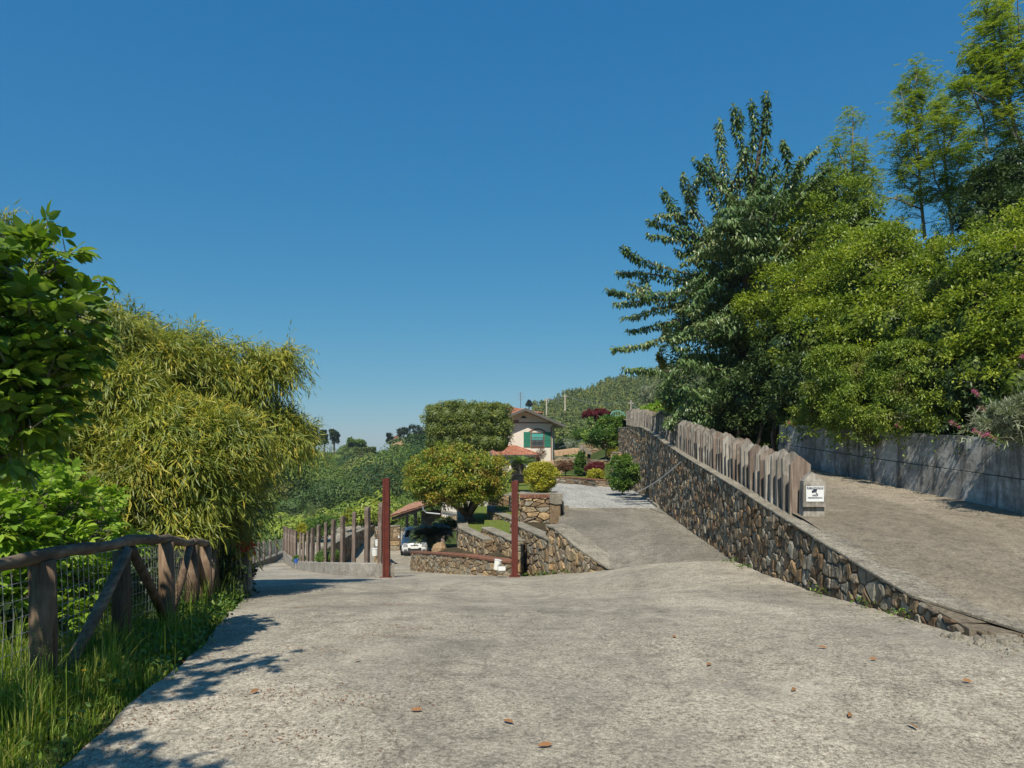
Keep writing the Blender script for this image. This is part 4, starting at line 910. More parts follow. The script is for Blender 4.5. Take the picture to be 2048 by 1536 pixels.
# ------------------------------------------------------------------ court garden
def sw(name, a, da, b_, db, pyt0, pyt1, base, label, seed, h=.18, w_=.4, mat='stone2', th=.3, caph=.06, cat='wall', detail=False):
    return stone_wall(name, [(PX(a, da), da), (PX(b_, db), db)], [base]*2, [PZ(pyt0, da), PZ(pyt1, db)], w_, h, th, label, -1, mat, .05, seed, 'coping', caph, .7, detail=detail, ends=True, cat=cat)
# curved brick edging of the flower beds at the back of the court
pts = [(PX(1112, 40), 40), (PX(1150, 39), 39), (PX(1178, 37.5), 37.5), (PX(1192, 36.6), 36.6), (PX(1222, 36.4), 36.4)]
stone_wall('flower_bed_edging', pts, [COURT_Z]*5, [-.22]*5, .3, .1, .2, 'low curved dark edging of the flower beds at the back of the court', -1, 'stone', .03, 61, 'brick', .05, .25, detail=False, cat='edging')
flat('bed_soil', [(x, y+.1, -.24) for x, y in pts]+[(6.0, 43, -.2), (2, 44, -.2)], M['lawn'], .3)
stone_wall('terrace_wall', [(-1.0, 30.2), (1.7, 29.9)], [-1.5, -1.5], [-.56, -.56], .35, .16, .3, 'stone retaining wall below the potted cycad, left of the pillar', -1, 'stone2', .04, 29, detail=False)
flat('court_back', [(-.9, 30.3, -.60), (1.7, 30, -.60), (2.0, 40, -.60), (5.6, 40.2, -.62), (5.6, 46, -.6), (-.6, 46, -.6)], M['lawn'], .5)
sw('court_back_wall', 1108, 47, 1162, 46, 915, 917, -.8, 'stone wall with flat stones below the house corner, behind the russet shrub', 62)
sw('raised_bed_wall', 1166, 44, 1246, 43, 921, 922, -.5, 'stone wall of the raised bed under the small light green tree', 63)
flat('raised_bed', [(PX(1166, 44), 44.1, .62), (PX(1246, 43), 43.1, .62), (7.6, 50, .7), (5, 50, .7)], M['soil'], .8)
sw('upper_garden_wall', 1160, 50, 1236, 49, 889, 876, -.2, 'rising stone wall behind the small light green tree', 64, w_=.5, h=.25)
sw('gate_pillar_wall', 1224, 36.8, 1243, 36.8, 906, 906, -.6, 'short stone pillar wall behind the round green shrub', 65)
for i, (a, b_, y, d, hh) in enumerate(((1093, 1120, 925, 49, 3), (1108, 1150, 903, 52, 4))):
    mb = MB(); rr = random.Random(i)
    for k in range(7):
        x0 = PX(a+(b_-a)*k/7, d); mb.slab([(x0, d-.5, PZ(y-k*.8, d)), (x0+.6, d-.55, PZ(y-k*.8, d)+rr.uniform(-.05, .05)), (x0+.62, d+.5, PZ(y-k*.8-2, d)), (x0, d+.5, PZ(y-k*.8-2, d))], .3)
    o = mb.build('rock_border', M['pinkstone']); tag(o, ['row of sandstone slabs at the foot of the house corner', 'sloping row of pale stone slabs right of the house corner'][i], 'rocks')
# stone bench / shrine like slab monument
t = empty('stone_shelter', (PX(1178, 42), 42, -.3), label='small stone shelter with slanting slab roof behind the maroon shrub', cat='shelter')
mb = MB(); d = 42
for a, b_ in ((1167, 1171), (1176, 1181)): mb.box(PX(a, d), PX(b_, d), d, d+.3, -.4, PZ(905, d))
mb.build('upright_stone', M['stone'], t)
mb = MB(); mb.prism([(PX(1166, d), PZ(899, d)), (PX(1169, d), PZ(894, d)), (PX(1183, d), PZ(905, d)), (PX(1184, d), PZ(909, d)), (PX(1172, d), PZ(907, d))], d-.2, d+.6); mb.build('roof_slab', M['coping'], t)
# steps left of the yellow shrub
t = empty('stone_steps', (PX(1030, 30), 30, -.9), label='stone steps going up under the potted cycad', cat='steps')
for k in range(4):
    mb = MB(); mb.box(PX(1018, 29+k), PX(1053, 29+k), 28+k*.4, 31, -1.2+k*.17, -.98+k*.17); mb.build('step', M['coping'], t)
sw('step_side_wall', 1024, 33.5, 1036, 33.5, 925, 925, -.9, 'narrow pale stone post left of the potted cycad', 66, cat='pillar')
# gate, rope
t = empty('garden_gate', (PX(1236, 48), 48, .8), label='pale green metal garden gate with an arched top beyond the fence end', cat='gate'); d = 48
mb = MB(); pp = [(PX(1221, d), d, PZ(868, d)), (PX(1221, d), d, PZ(831, d))]+[(PX(1235+14*math.sin(a), d), d, PZ(831-9*math.cos(a), d)) for a in np.linspace(-1.3, 1.3, 7)]+[(PX(1249, d), d, PZ(831, d)), (PX(1249, d), d, PZ(868, d))]
mb.tube(pp, .035, 6); mb.build('gate_frame', M['greenmetal'], t); mb = MB()
for px in (1226, 1231, 1236, 1241, 1245): mb.tube([(PX(px, d), d, PZ(868, d)), (PX(px, d), d, PZ(826, d))], .018, 5)
for py in (862, 845, 832): mb.tube([(PX(1221, d), d, PZ(py, d)), (PX(1249, d), d, PZ(py, d))], .02, 5)
mb.build('gate_bars', M['greenmetal'], t)
mb = MB(); mb.tube([(PX(1258, 44), 44, PZ(860, 44)), (PX(1258, 44), 44, PZ(822, 44))], .035, 6); o = mb.build('metal_post', M['greenmetal']); tag(o, 'thin pale metal post between the green gate and the palisade', 'post')
mb = MB(); q = [PX(1367, 19.4), 19.4, PZ(919, 19.4)]; e = [4.35, 29.5, COURT_Z+.03]; f = np.linspace(0, 1, 22)
mb.tube([(q[0]*(1-k)+e[0]*k, q[1]*(1-k)+e[1]*k, q[2]*(1-k)+e[2]*k-.62*4*k*(1-k)*.42) for k in f], .017, 6); o = mb.build('white_rope', M['rope']); tag(o, 'white sagging rope tied from the long stone wall down to the gravel', 'rope')
# handrail of the upper garden
mb = MB(); mb.tube([P(1118, 895, 56), P(1152, 884, 54), P(1190, 871, 52)], .03, 5); mb.tube([P(1160, 885, 54), P(1160, 893, 54)], .03, 5); o = mb.build('handrail', M['wire']); tag(o, 'thin grey metal handrail climbing behind the russet shrub', 'handrail')

# plants
def plant(name, label, cat, base, mat, parts, trunk=None, trunkmat='bark', group=None, crown='crown', tname='trunk'):
    t = empty(name, tuple(base), label=label, cat=cat, group=group)
    np_mesh(crown, parts, mat, t)
    if trunk is not None: trunk.build(tname, M[trunkmat], t, True)
    return t
def limbs(base, top, n, spread, r0, r1=.02, fork=.35, seed=1, k=7, wob=.2):
    rr = random.Random(seed); mb = MB(); base = np.array(base, float); top = np.array(top, float); H = top-base
    f = base+H*fork; mb.tube([base-[0, 0, .2], base+H*fork*.5+[rr.uniform(-.05, .05), 0, 0], f], [r0*1.2, r0, r0*.85], k, wob=wob)
    ends = []
    for i in range(n):
        a = 2*math.pi*i/n+rr.uniform(-.4, .4); e = top+np.array([math.cos(a)*spread, math.sin(a)*spread, rr.uniform(-.2, .1)*abs(H[2])])
        m_ = f*.5+e*.5+np.array([math.cos(a), math.sin(a), 0])*spread*.12
        mb.tube([f-H*.03, m_, e], [r0*.6, r0*.35, r1], k-1, wob=wob); ends.append(e)
        for j in range(2):
            e2 = m_+(e-m_)*.3+np.array([rr.uniform(-1, 1), rr.uniform(-1, 1), rr.uniform(.2, .9)])*spread*.45; mb.tube([m_, e2], [r0*.28, r1*.7], 5)
    return mb
# round orange-green tree
c = P(915, 950, 27.5); r = 2.08
bl = [(c[0], c[1], c[2], r*.96, r*.96, 1.28)]+[(c[0]+r*.55*math.cos(a), c[1]+r*.55*math.sin(a), c[2]-.1, r*.52, r*.52, 1.05) for a in np.linspace(0, 5.5, 7)]
b0 = P(941, 1050, 27.3); mb = limbs(b0, c+[0, 0, -.2], 7, 1.25, .2, .03, .22, 5)
plant('round_tree', 'round clipped tree with orange tinged leaves and a forked dark trunk', 'tree', b0, L['orange'], [blob_leaves(bl, 30000, .105, .05, sub=60, subr=.17, shell=.6, hue=.45, bot=True), core(bl, .6)], mb)
# big clipped tree
c = P(936, 852, 41); bl = []
for ux in np.linspace(-1.75, 1.75, 6):
    for uz in (-1.0, -.25, .5): 
        for uy in (-1.1, .0, 1.1):
            rr_ = .68; bl.append((c[0]+ux*1.02, c[1]+uy, c[2]+uz+.06+(-.08 if (uz > .3 and ux < -1.2) else 0), rr_, rr_, .68))
b0 = np.array([c[0], c[1], -1.6]); mb = limbs(b0, c, 6, 1.1, .2, .04, .5, 6)
plant('clipped_tree', 'large boxy clipped olive green tree left of the house', 'tree', b0, L['topiary'], [blob_leaves(bl, 42000, .12, .055, sub=10, subr=.4, shell=.5, hue=.45), core(bl, .8)], mb)
def shrub(label, px, pyc, d, rpx, rpy, n, Lf, Wf, mat, seed=0, group=None, name='shrub', core_=True, base=None, hue=.5, cat='shrub', pybase=None, rd=None, sub=30, droop=.2):
    c = P(px, pyc, d); r = rpx/F*d; rz = rpy/F*d
    bl = [(c[0], c[1], c[2], r*.92, rd or r*.92, rz*.95), (c[0]-r*.2, c[1], c[2]-rz*.2, r*.75, rd or r*.75, rz*.8), (c[0]+r*.2, c[1]-.1*r, c[2]+.1*rz, r*.7, rd or r*.7, rz*.8)]
    b0 = np.array([c[0], c[1], base if base is not None else PZ(pyc+rpy, d)]); mb = limbs(b0, c+[0, 0, rz*.3], 4, r*.5, max(.02, r*.05), .01, .3, 9+seed)
    parts = [blob_leaves(bl, n, Lf, Wf, sub=sub, subr=.24, shell=.6, hue=hue, droop=droop, bot=True)]
    if core_: parts.append(core(bl, .62))
    return plant(name, label, cat, b0, mat, parts, mb, crown='foliage', tname='stem')
shrub('round yellow variegated shrub on the brick capped stone pillar', 1083, 953, 24.6, 35, 32, 9000, .07, .035, L['yellow'], 1)
shrub('round glossy green shrub beside the rope and the long stone wall', 1245, 945, 30, 33, 38, 11000, .085, .045, L['green'], 2)
shrub('flat topped russet shrub on a thin stem behind the gravel court', 1131, 932, 41.5, 21, 12, 4000, .08, .03, L['redbrown'], 3, base=-.2, rd=.5)
shrub('narrow upright green shrub right of the russet shrub', 1160, 927, 41, 12, 29, 4500, .09, .045, L['green'], 4)
shrub('small low maroon maple between the narrow shrub and the round green shrub', 1190, 935, 40.5, 22, 12, 4500, .09, .03, L['maple'], 5, base=-.2)
shrub('low yellow shrub in front of the maroon maple', 1191, 950, 38.2, 19, 12, 3500, .085, .035, L['yellow'], 6)
shrub('wide maroon maple crown below the hill, left of the green gate', 1193, 829, 54, 34, 11, 7000, .14, .05, L['maple'], 7, name='maple_tree', cat='tree', base=.8, rd=1.2)
shrub('reddish green young shrub in the raised bed', 1228, 905, 43.2, 14, 11, 2200, .09, .04, L['orange'], 8)
shrub('loose light green shrub behind the round green shrub', 1258, 912, 37, 20, 11, 3000, .09, .04, L['yellow'], 9)
shrub('thin brownish grass like shrub in front of the house wall', 1080, 908, 48, 11, 12, 900, .16, .02, L['redbrown'], 10, core_=False)
shrub('dark leafy climber on the garden wall under the round tree', 890, 1052, 31, 22, 18, 3000, .12, .05, L['ivy'], 11, core_=False)
shrub('green shrub left of the stone pillar', 1033, 1003, 24, 6, 18, 900, .1, .03, L['green'], 12, core_=False)
for i, (px, py, d, rx, ry, mt, lb) in enumerate(((1132, 893, 62, 28, 16, 'olive', 'grey green bush on the slope right of the house'), (1160, 868, 70, 18, 12, 'green', 'bright bush behind the thin handrail'), (1245, 848, 38.8, 15, 15, 'green', 'small green bush between the gate and palisade'), (1040, 935, 38, 10, 8, 'olive', 'pale low bush behind the potted cycad'))):
    shrub(lb, px, py, d, rx, ry, 2600, .13, .05, L[mt], 20+i)
# small light green tree
bl = [Bp(1190, 852, 44, 24, 15), Bp(1212, 866, 44, 36, 28), Bp(1240, 856, 44, 24, 18), Bp(1205, 888, 44, 26, 18), Bp(1226, 880, 43.6, 26, 20), Bp(1215, 848, 44, 22, 14), Bp(1236, 888, 44, 16, 12)]
b0 = P(1213, 921, 44); mb = limbs(b0, P(1213, 872, 44), 5, .75, .06, .015, .4, 14)
plant('small_tree', 'small light green garden tree with thin trunk behind the round shrub', 'tree', b0, L['green'], [blob_leaves(bl, 11000, .15, .065, sub=9, subr=.4, shell=.7)], mb, 'barkpale')
# cycads
def fronds(base, n, ln, lw, mat, seed, upb=.9, nl=26):
    r = np.random.default_rng(seed); parts = []; mb = MB()
    for i in range(n):
        a = 2*math.pi*i/n+r.uniform(-.3, .3); el = r.uniform(.15, 1.25)*upb; q = []
        for k in range(7):
            f = k/6; e = el-1.5*f*f*.8; q.append(base+np.array([math.cos(a), math.sin(a), 0])*ln*f*math.cos(el*.75)+np.array([0, 0, ln*(f*math.sin(el)-.45*f*f)]))
        mb.tube(q, [.012*(1-.7*k/6) for k in range(7)], 4); q = np.array(q); ti = np.linspace(.6, 6, nl); pt = np.stack([np.interp(ti, range(7), q[:, k]) for k in range(3)], 1); tg = unit(np.gradient(pt, axis=0))
        sd = np.cross(tg, np.array([0, 0, 1.])); sd = unit(sd)
        for s in (-1, 1): parts.append(leaf_arrays(pt, sd*s+tg*.6+np.array([0, 0, .25]), np.cross(tg, sd*s)+.1, lw*np.sin(np.linspace(.5, 2.9, nl))*1.0+.03, lw*.10+.004, T_S, r.random(nl)))
    return parts, mb
def cycad(name, base, n, ln, lw, label, mat, th, seed, pot=None, group=None):
    t = empty(name, tuple(base), label=label, cat='cycad', group=group); parts, mb = fronds(base+np.array([0, 0, th]), n, ln, lw, mat, seed); np_mesh('fronds', parts, mat, t); mb.build('frond_stems', M['bark'], t)
    m2 = MB(); m2.tube([base, base+[0, 0, th*.5], base+[0, 0, th]], [.14*ln, .17*ln, .12*ln], 9, wob=.3); m2.build('trunk', M['bark'], t)
b0 = P(863, 1094, 29); cycad('dark_cycad', b0, 60, .95, .3, 'large dark cycad in the planter hiding the right half of the car', L['cycad'], .45, 3)
b0 = P(1043, 948, 33); cycad('potted_cycad', b0, 22, .85, .22, 'cycad growing in a black pot beside the yellow shrub', L['green'], .45, 4)
mb = MB(); b0 = P(1043, 962, 33); mb.tube([b0, b0+[0, 0, .27], b0+[0, 0, .275], b0+[0, 0, .33]], [.24, .29, .32, .32], 18); o = mb.build('plant_pot', M['black'], smooth=False); tag(o, 'big black plant pot standing on the stone steps', 'plant pot')
mb = MB(); b0 = P(1043, 962, 33.4); mb.box(b0[0]-.1, b0[0]+.45, b0[1], b0[1]+.5, b0[2]-.1, b0[2]+.2); o = mb.build('stone_plinth', M['brick']); tag(o, 'reddish brick plinth right behind the black pot', 'plinth')
# boulder
def rock(base, sx, sy, sz, seed, mat, label):
    rr = np.random.default_rng(seed); mb = MB(); k = 10; vs = []
    for i in range(6):
        f = i/5; z = sz*f; rad = math.sqrt(max(0.02, 1-(f*.93)**2.2))
        for j in range(k):
            a = 2*math.pi*j/k; q = 1+rr.uniform(-.12, .12); vs.append((base[0]+sx*rad*q*math.cos(a)+(.12*sx*f), base[1]+sy*rad*q*math.sin(a), base[2]+z*(1+rr.uniform(-.05, .05))))
    mb.add(vs, [(k*i+j, k*i+(j+1) % k, k*i+k+(j+1) % k, k*i+k+j) for i in range(5) for j in range(k)]+[tuple(range(5*k, 6*k))], .6); o = mb.build('boulder', M[mat]); tag(o, label, 'boulder')
rock(P(878, 1108, 26), .30, .28, .42, 2, 'stone', 'grey boulder standing in the planter right of the dark cycad')
# round bushes and plants at sleepers
shrub('golden conifer like bush behind the leftmost sleepers', 603, 1066, 33, 11, 24, 2400, .09, .03, L['yellow'], 31)
shrub('dark green low bush behind the sleepers, beside the yard', 655, 1112, 25.2, 26, 15, 3500, .07, .02, L['green'], 32)
shrub('big round green bush behind the sleepers', 640, 1052, 52, 34, 26, 5000, .14, .06, L['green'], 33)
shrub('yellow green bush right of the big round bush', 712, 1030, 60, 30, 18, 4000, .15, .06, L['yellow'], 34)
shrub('golden green bush left of the carport roof', 750, 1022, 62, 20, 20, 3500, .15, .06, L['yellow'], 35)
shrub('weeds at the foot of the kerb wall end', 600, 1118, 30.8, 16, 8, 900, .07, .03, L['green'], 36, core_=False)
def bucket(px, py, d, h, r, mat, label, rx=0.0, cat='bucket'):
    b0 = P(px, py, d); t = empty('bucket', tuple(b0), label=label, cat=cat)
    dirv = np.array([math.sin(rx), 0, math.cos(rx)]); mb = MB(); mb.tube([b0, b0+dirv*h*.97, b0+dirv*h*.975, b0+dirv*h], [r*.85, r, r*1.08, r*1.08], 18); mb.build('body', M[mat], t, False)
    mb = MB(); q = b0+dirv*h*.9; mb.tube([q+np.array([-r*1.02, 0, 0]), q+np.array([-r*.8, -r*.5, -h*.3]), q+np.array([0, -r*.95, -h*.45]), q+np.array([r*.8, -r*.5, -h*.3]), q+np.array([r*1.02, 0, 0])], .006, 5); mb.build('handle', M['wire'], t)
bucket(750, 1111, 30, .3, .14, 'white', 'white bucket in the yard right of the sleepers')
bucket(755, 1092, 34, .3, .13, 'white', 'white bucket farther back beside the stone wall end')
bucket(592.5, 1126, 29.6, .16, .09, 'blue', 'small blue bucket on the left end of the kerb wall')
bucket(993, 1139, 18.6, .26, .095, 'white', 'white bucket leaning beside the right red gate post', .18)
mb = MB(); b0 = P(1001, 1141, 18.4); mb.slab([b0+[-.05, -.1, .1], b0+[.13, -.1, .11], b0+[.13, .03, .1], b0+[-.05, .03, .1]], .09); o = mb.build('crumpled_bag', M['paper']); tag(o, 'crumpled grey bag at the foot of the white leaning bucket', 'bag')
stone_wall('yard_wall', [(PX(751, 40), 40), (PX(766, 36), 36)], [-5.6, -5.2], [PZ(1055, 40), PZ(1070, 36)], .4, .25, .3, 'pale rough stone wall end left of the left red gate post', -1, 'stone2', .05, 71, detail=False)
stone_wall('yard_kerb', [(PX(655, 33.5), 33.5), (PX(700, 42), 42), (PX(728, 52), 52), (PX(760, 66), 66)], [-5.0, -5.6, -6, -6.4], [PZ(1097, 33.5), PZ(1071, 42), PZ(1060, 52), PZ(1046, 66)], .5, .2, .3, 'low dark curving kerb wall behind the sleepers', -1, 'stone', .05, 72, detail=False)

# ------------------------------------------------------------------ cherry tree
def cherry():
    rr = random.Random(4); r = np.random.default_rng(4)
    tr = [P(1492, 905, 23), P(1490, 800, 23), P(1487, 650, 23), P(1494, 500, 23), P(1506, 380, 23), P(1524, 270, 23), P(1532, 192, 23)]
    tpy = [905, 800, 650, 500, 380, 270, 192]
    t = empty('cherry_tree', tuple(tr[0]), label='tall dark cherry tree with long arching branches of drooping leaves', cat='tree')
    mb = MB(); mb.tube(tr, [.2, .17, .14, .11, .08, .05, .02], 9, wob=.15); mb.build('trunk', M['bark'], t, True)
    trunk = lambda py: np.array([np.interp(-py, [-a for a in tpy], [q[k] for q in tr]) for k in range(3)])
    lines = [[(1532, 187), (1533, 250), (1530, 330), (1508, 400)], [(1467, 212), (1471, 255), (1488, 300), (1505, 385)], [(1480, 224), (1476, 262)], [(1502, 203), (1512, 245), (1505, 295), (1502, 360)],
        [(1438, 240), (1442, 290), (1448, 345), (1462, 410)], [(1492, 300), (1478, 335), (1462, 380)], [(1388, 318), (1410, 340), (1440, 368), (1475, 430)], [(1414, 312), (1422, 340), (1446, 372)], [(1366, 350), (1374, 385), (1384, 420), (1420, 470)], [(1394, 352), (1386, 392), (1382, 430)],
        [(1325, 380), (1338, 402), (1352, 428), (1392, 470)], [(1313, 432), (1345, 428), (1372, 436)], [(1296, 442), (1330, 450), (1362, 456), (1400, 478)], [(1296, 470), (1335, 474), (1370, 482), (1410, 500)], [(1248, 494), (1262, 512), (1300, 526), (1360, 545), (1430, 560)], [(1235, 545), (1270, 545), (1310, 549), (1370, 560)],
        [(1213, 580), (1255, 588), (1300, 592), (1360, 582), (1440, 590)], [(1230, 607), (1265, 604), (1305, 600), (1350, 600)], [(1246, 637), (1280, 629), (1312, 618), (1350, 612)], [(1256, 662), (1290, 656), (1322, 648), (1360, 640)], [(1225, 697), (1268, 694), (1310, 682), (1370, 660), (1440, 640)], [(1248, 738), (1285, 738), (1320, 744), (1380, 740)], [(1286, 552), (1290, 570), (1300, 588)], [(1259, 566), (1275, 575), (1290, 590)], [(1400, 340), (1420, 380), (1440, 430)], [(1345, 462), (1380, 470), (1430, 490), (1480, 520)],
        [(1566, 284), (1578, 315), (1572, 370), (1545, 440)], [(1552, 322), (1545, 352), (1530, 385)], [(1600, 318), (1588, 350), (1572, 400)], [(1634, 296), (1604, 326), (1588, 370), (1560, 430)], [(1656, 335), (1625, 360), (1592, 410)], [(1742, 392), (1700, 440), (1660, 480), (1600, 540)], [(1830, 462), (1780, 480), (1735, 500), (1660, 560)], [(1620, 440), (1590, 470), (1550, 520)], [(1440, 430), (1470, 400), (1480, 360)], [(1520, 350), (1512, 420), (1502, 480)], [(1500, 380), (1494, 450), (1490, 540)],
        [(1400, 470), (1440, 500), (1485, 540)], [(1350, 500), (1400, 520), (1470, 560)], [(1560, 690), (1530, 700), (1495, 720)], [(1650, 640), (1600, 650), (1540, 660), (1490, 670)], [(1600, 760), (1560, 765), (1500, 770)], [(1660, 720), (1610, 728), (1560, 740), (1500, 745)]]
    for i in range(190):
        px, py = rr.uniform(1318, 1560), rr.uniform(400, 850)
        if py < 560 and px < 1318+(560-py)*.75: continue
        l_ = rr.uniform(60, 120); a = rr.uniform(-1.1, .8) if px < 1490 else rr.uniform(2.3, 4.2); dx, dy = math.cos(a)*l_, math.sin(a)*l_*.8
        lines.append([(px, py), (px+dx*.5, py+dy*.5-4), (px+dx, py+dy)])
    parts = []; mb = MB()
    for i, ln_ in enumerate(lines):
        named = i < 43; d0 = 23+(rr.uniform(-.7, .7) if named else rr.uniform(-2.4, 1.8)); n0 = len(ln_)
        q = np.array([P(x, y, d0+(23-d0)*(k/(n0-1) if named else .2*k)) for k, (x, y) in enumerate(ln_)])[::-1]
        tt = np.linspace(0, n0-1, 12); qq = np.stack([np.interp(tt, range(n0), q[:, k]) for k in range(3)], 1); qq[1:-1] = (qq[:-2]+qq[1:-1]*2+qq[2:])/4
        ln = np.linalg.norm(np.diff(qq, axis=0), axis=1).sum(); tip = qq[-1]
        mb.tube(qq, [(.04 if named else .02)*(1-.85*k/11) for k in range(12)], 5)
        n = int(ln*150); f = r.random(n); ps = np.stack([np.interp(f*11, range(12), qq[:, k]) for k in range(3)], 1)
        an = r.random(n)*2*np.pi; rad = (.15 if named else .2)*(1.1-.6*f)*(.3+.9*r.random(n)); off = np.stack([np.cos(an)*rad, np.sin(an)*rad, .75*np.sin(an*3)*rad], 1)
        D = np.stack([np.cos(an)*.6, np.sin(an)*.6, -.7+.7*(r.random(n)-.5)], 1)+.3*r.normal(size=(n, 3)); Nn = np.stack([np.cos(an), np.sin(an), np.full(n, .8)], 1)
        parts.append(leaf_arrays(ps+off, D, Nn, .175*(.7+.6*r.random(n)), .062, T_B, np.clip(.3+.6*(rr.random()-.5)+.5*r.random(n), 0, 1)))
        k = 8; d2 = r.normal(size=(k, 3))*.5+unit(tip-qq[8])*.6+np.array([0, 0, .2]); parts.append(leaf_arrays(np.repeat(tip[None], k, 0), d2, r.normal(size=(k, 3)), .12, .05, T_S, np.clip(.8+.2*r.random(k), 0, 1)))
    bl = [Bp(1440, 700, 23.4, 85, 110), Bp(1410, 600, 23.5, 60, 70), Bp(1480, 560, 23.5, 60, 100), Bp(1390, 780, 23.6, 60, 60)]
    parts.append(blob_leaves(bl, 9000, .16, .06, sub=22, subr=.35, shell=.8, droop=.7))
    np_mesh('crown', parts, L['cherry'], t); mb.build('branches', M['bark'], t)
cherry()

# ------------------------------------------------------------------ overgrown bank at the right
def bush(label, blobs, n, Lf, Wf, mat, seed, name='bush', sub=22, T=T_S, group=None, droop=.2, hue=.5, stems=True, cat='bush', subr=.3, cor=True, up=1.0):
    bl = [Bp(*b) for b in blobs]; b0 = np.array(min(bl, key=lambda q: q[2])[:3]); b0[2] = gz(b0[0], b0[1])
    parts = [blob_leaves(bl, n, Lf, Wf, sub=sub, subr=subr, shell=.75, hue=hue, droop=droop, T=T, up=up, bot=True)]
    if cor: parts.append(core(bl, .6))
    rs = np.random.default_rng(500+seed); B = np.array(bl); ns = int(9*len(bl)); bi = rs.integers(0, len(B), ns); d = unit(rs.normal(size=(ns, 3))+[0, -.5, .3])
    st_ = B[bi, :3]+d*B[bi, 3:6]*.85; ln = rs.uniform(.35, .9, ns)*np.minimum(1, B[bi, 3]/.7); k = 16; f = np.linspace(0, 1, k)[None, :, None]; dv = unit(d+[0, 0, .45]+.4*rs.normal(size=(ns, 3)))
    ps = st_[:, None]+dv[:, None]*f*ln[:, None, None]; ps[:, :, 2] -= f[..., 0]**2*ln[:, None]*rs.uniform(.1, .9, ns)[:, None]
    ps = ps.reshape(-1, 3)+rs.normal(size=(ns*k, 3))*.02; parts.append(leaf_arrays(ps, rs.normal(size=(ns*k, 3))+np.repeat(dv, k, 0)*.6, rs.normal(size=(ns*k, 3))*.5+[0, -.2, 1], Lf*1.15, Wf*1.1, T_S, np.clip(.35+.65*rs.random(ns*k), 0, 1)))
    mb = None
    if stems:
        mb = MB(); rr = random.Random(seed)
        for b in bl[:14]:
            x, y = b[0]+rr.uniform(-.3, .3), b[1]+rr.uniform(0, .5); z = gz(x, y); mb.tube([(x, y, z-.2), ((x+b[0])/2+rr.uniform(-.2, .2), (y+b[1])/2, (z+b[2])/2), (b[0], b[1], b[2]+b[5]*.7)], [.07, .05, .02], 6)
    return plant(name, label, cat, b0, mat, parts, mb, group=group, crown='foliage', tname='stems')
bush('tall bushy thicket rising behind the cherry tree', [(1600, 400, 25, 50), (1640, 395, 24.5, 60), (1700, 430, 24, 60), (1620, 470, 24, 80), (1560, 420, 26, 50), (1570, 520, 24, 70), (1740, 470, 23, 60), (1660, 540, 22.5, 80)], 26000, .11, .055, L['bank'], 1)
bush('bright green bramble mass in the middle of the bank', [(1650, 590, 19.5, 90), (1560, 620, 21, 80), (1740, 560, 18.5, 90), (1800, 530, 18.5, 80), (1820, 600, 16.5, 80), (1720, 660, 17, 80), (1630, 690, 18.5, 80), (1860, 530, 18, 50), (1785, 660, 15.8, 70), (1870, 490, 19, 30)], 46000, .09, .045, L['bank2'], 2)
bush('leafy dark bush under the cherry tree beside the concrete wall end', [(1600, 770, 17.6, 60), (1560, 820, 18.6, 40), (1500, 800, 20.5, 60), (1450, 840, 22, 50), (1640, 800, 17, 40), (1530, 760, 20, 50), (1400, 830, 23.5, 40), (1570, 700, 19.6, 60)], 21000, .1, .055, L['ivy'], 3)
bush('hanging shrub spilling over the middle of the concrete wall', [(1680, 760, 15.4, 65), (1620, 830, 16.2, 34, 30), (1690, 835, 14.8, 44, 34), (1740, 800, 14.2, 60), (1790, 830, 13.2, 50, 36), (1840, 780, 13, 55), (1800, 740, 14, 60), (1665, 872, 15.2, 16, 24), (1740, 860, 14, 30, 20), (1880, 815, 12.3, 40, 30), (1690, 866, 14.7, 26, 24), (1735, 864, 14.0, 34, 26), (1800, 866, 13.2, 30, 20), (1640, 860, 15.6, 24, 16), (1850, 858, 12.6, 26, 16), (1600, 850, 16.6, 22, 12)], 60000, .065, .025, L['bank'], 4, hue=.45, droop=.5, stems=False, cor=False)
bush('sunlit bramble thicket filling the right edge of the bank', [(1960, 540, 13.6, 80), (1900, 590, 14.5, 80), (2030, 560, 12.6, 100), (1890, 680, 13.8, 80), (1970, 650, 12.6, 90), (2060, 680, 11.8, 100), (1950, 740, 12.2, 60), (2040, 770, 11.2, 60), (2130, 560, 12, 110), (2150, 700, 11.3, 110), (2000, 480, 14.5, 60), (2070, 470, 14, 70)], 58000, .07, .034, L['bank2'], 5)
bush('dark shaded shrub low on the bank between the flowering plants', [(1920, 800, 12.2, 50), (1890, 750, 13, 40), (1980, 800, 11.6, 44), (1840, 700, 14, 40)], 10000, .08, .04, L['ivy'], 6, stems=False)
bush('pale narrow leaved shrub overhanging the right end of the concrete wall', [(2040, 838, 10.3, 56, 38), (2000, 850, 10.4, 34, 22), (2090, 850, 10, 50, 40), (1960, 845, 10.8, 22, 14)], 15000, .11, .014, L['olive'], 7, T=T_S, cor=False, droop=.35, stems=False)
bush('dark ivy covered tree top on the skyline at the right', [(1990, 400, 20, 60), (2040, 370, 19.5, 70), (1950, 440, 19, 46), (2060, 430, 18.5, 70), (2010, 330, 20, 44), (2100, 380, 19, 70)], 24000, .1, .05, L['ivy'], 8, 'ivy_tree', cat='tree')
r = np.random.default_rng(90)
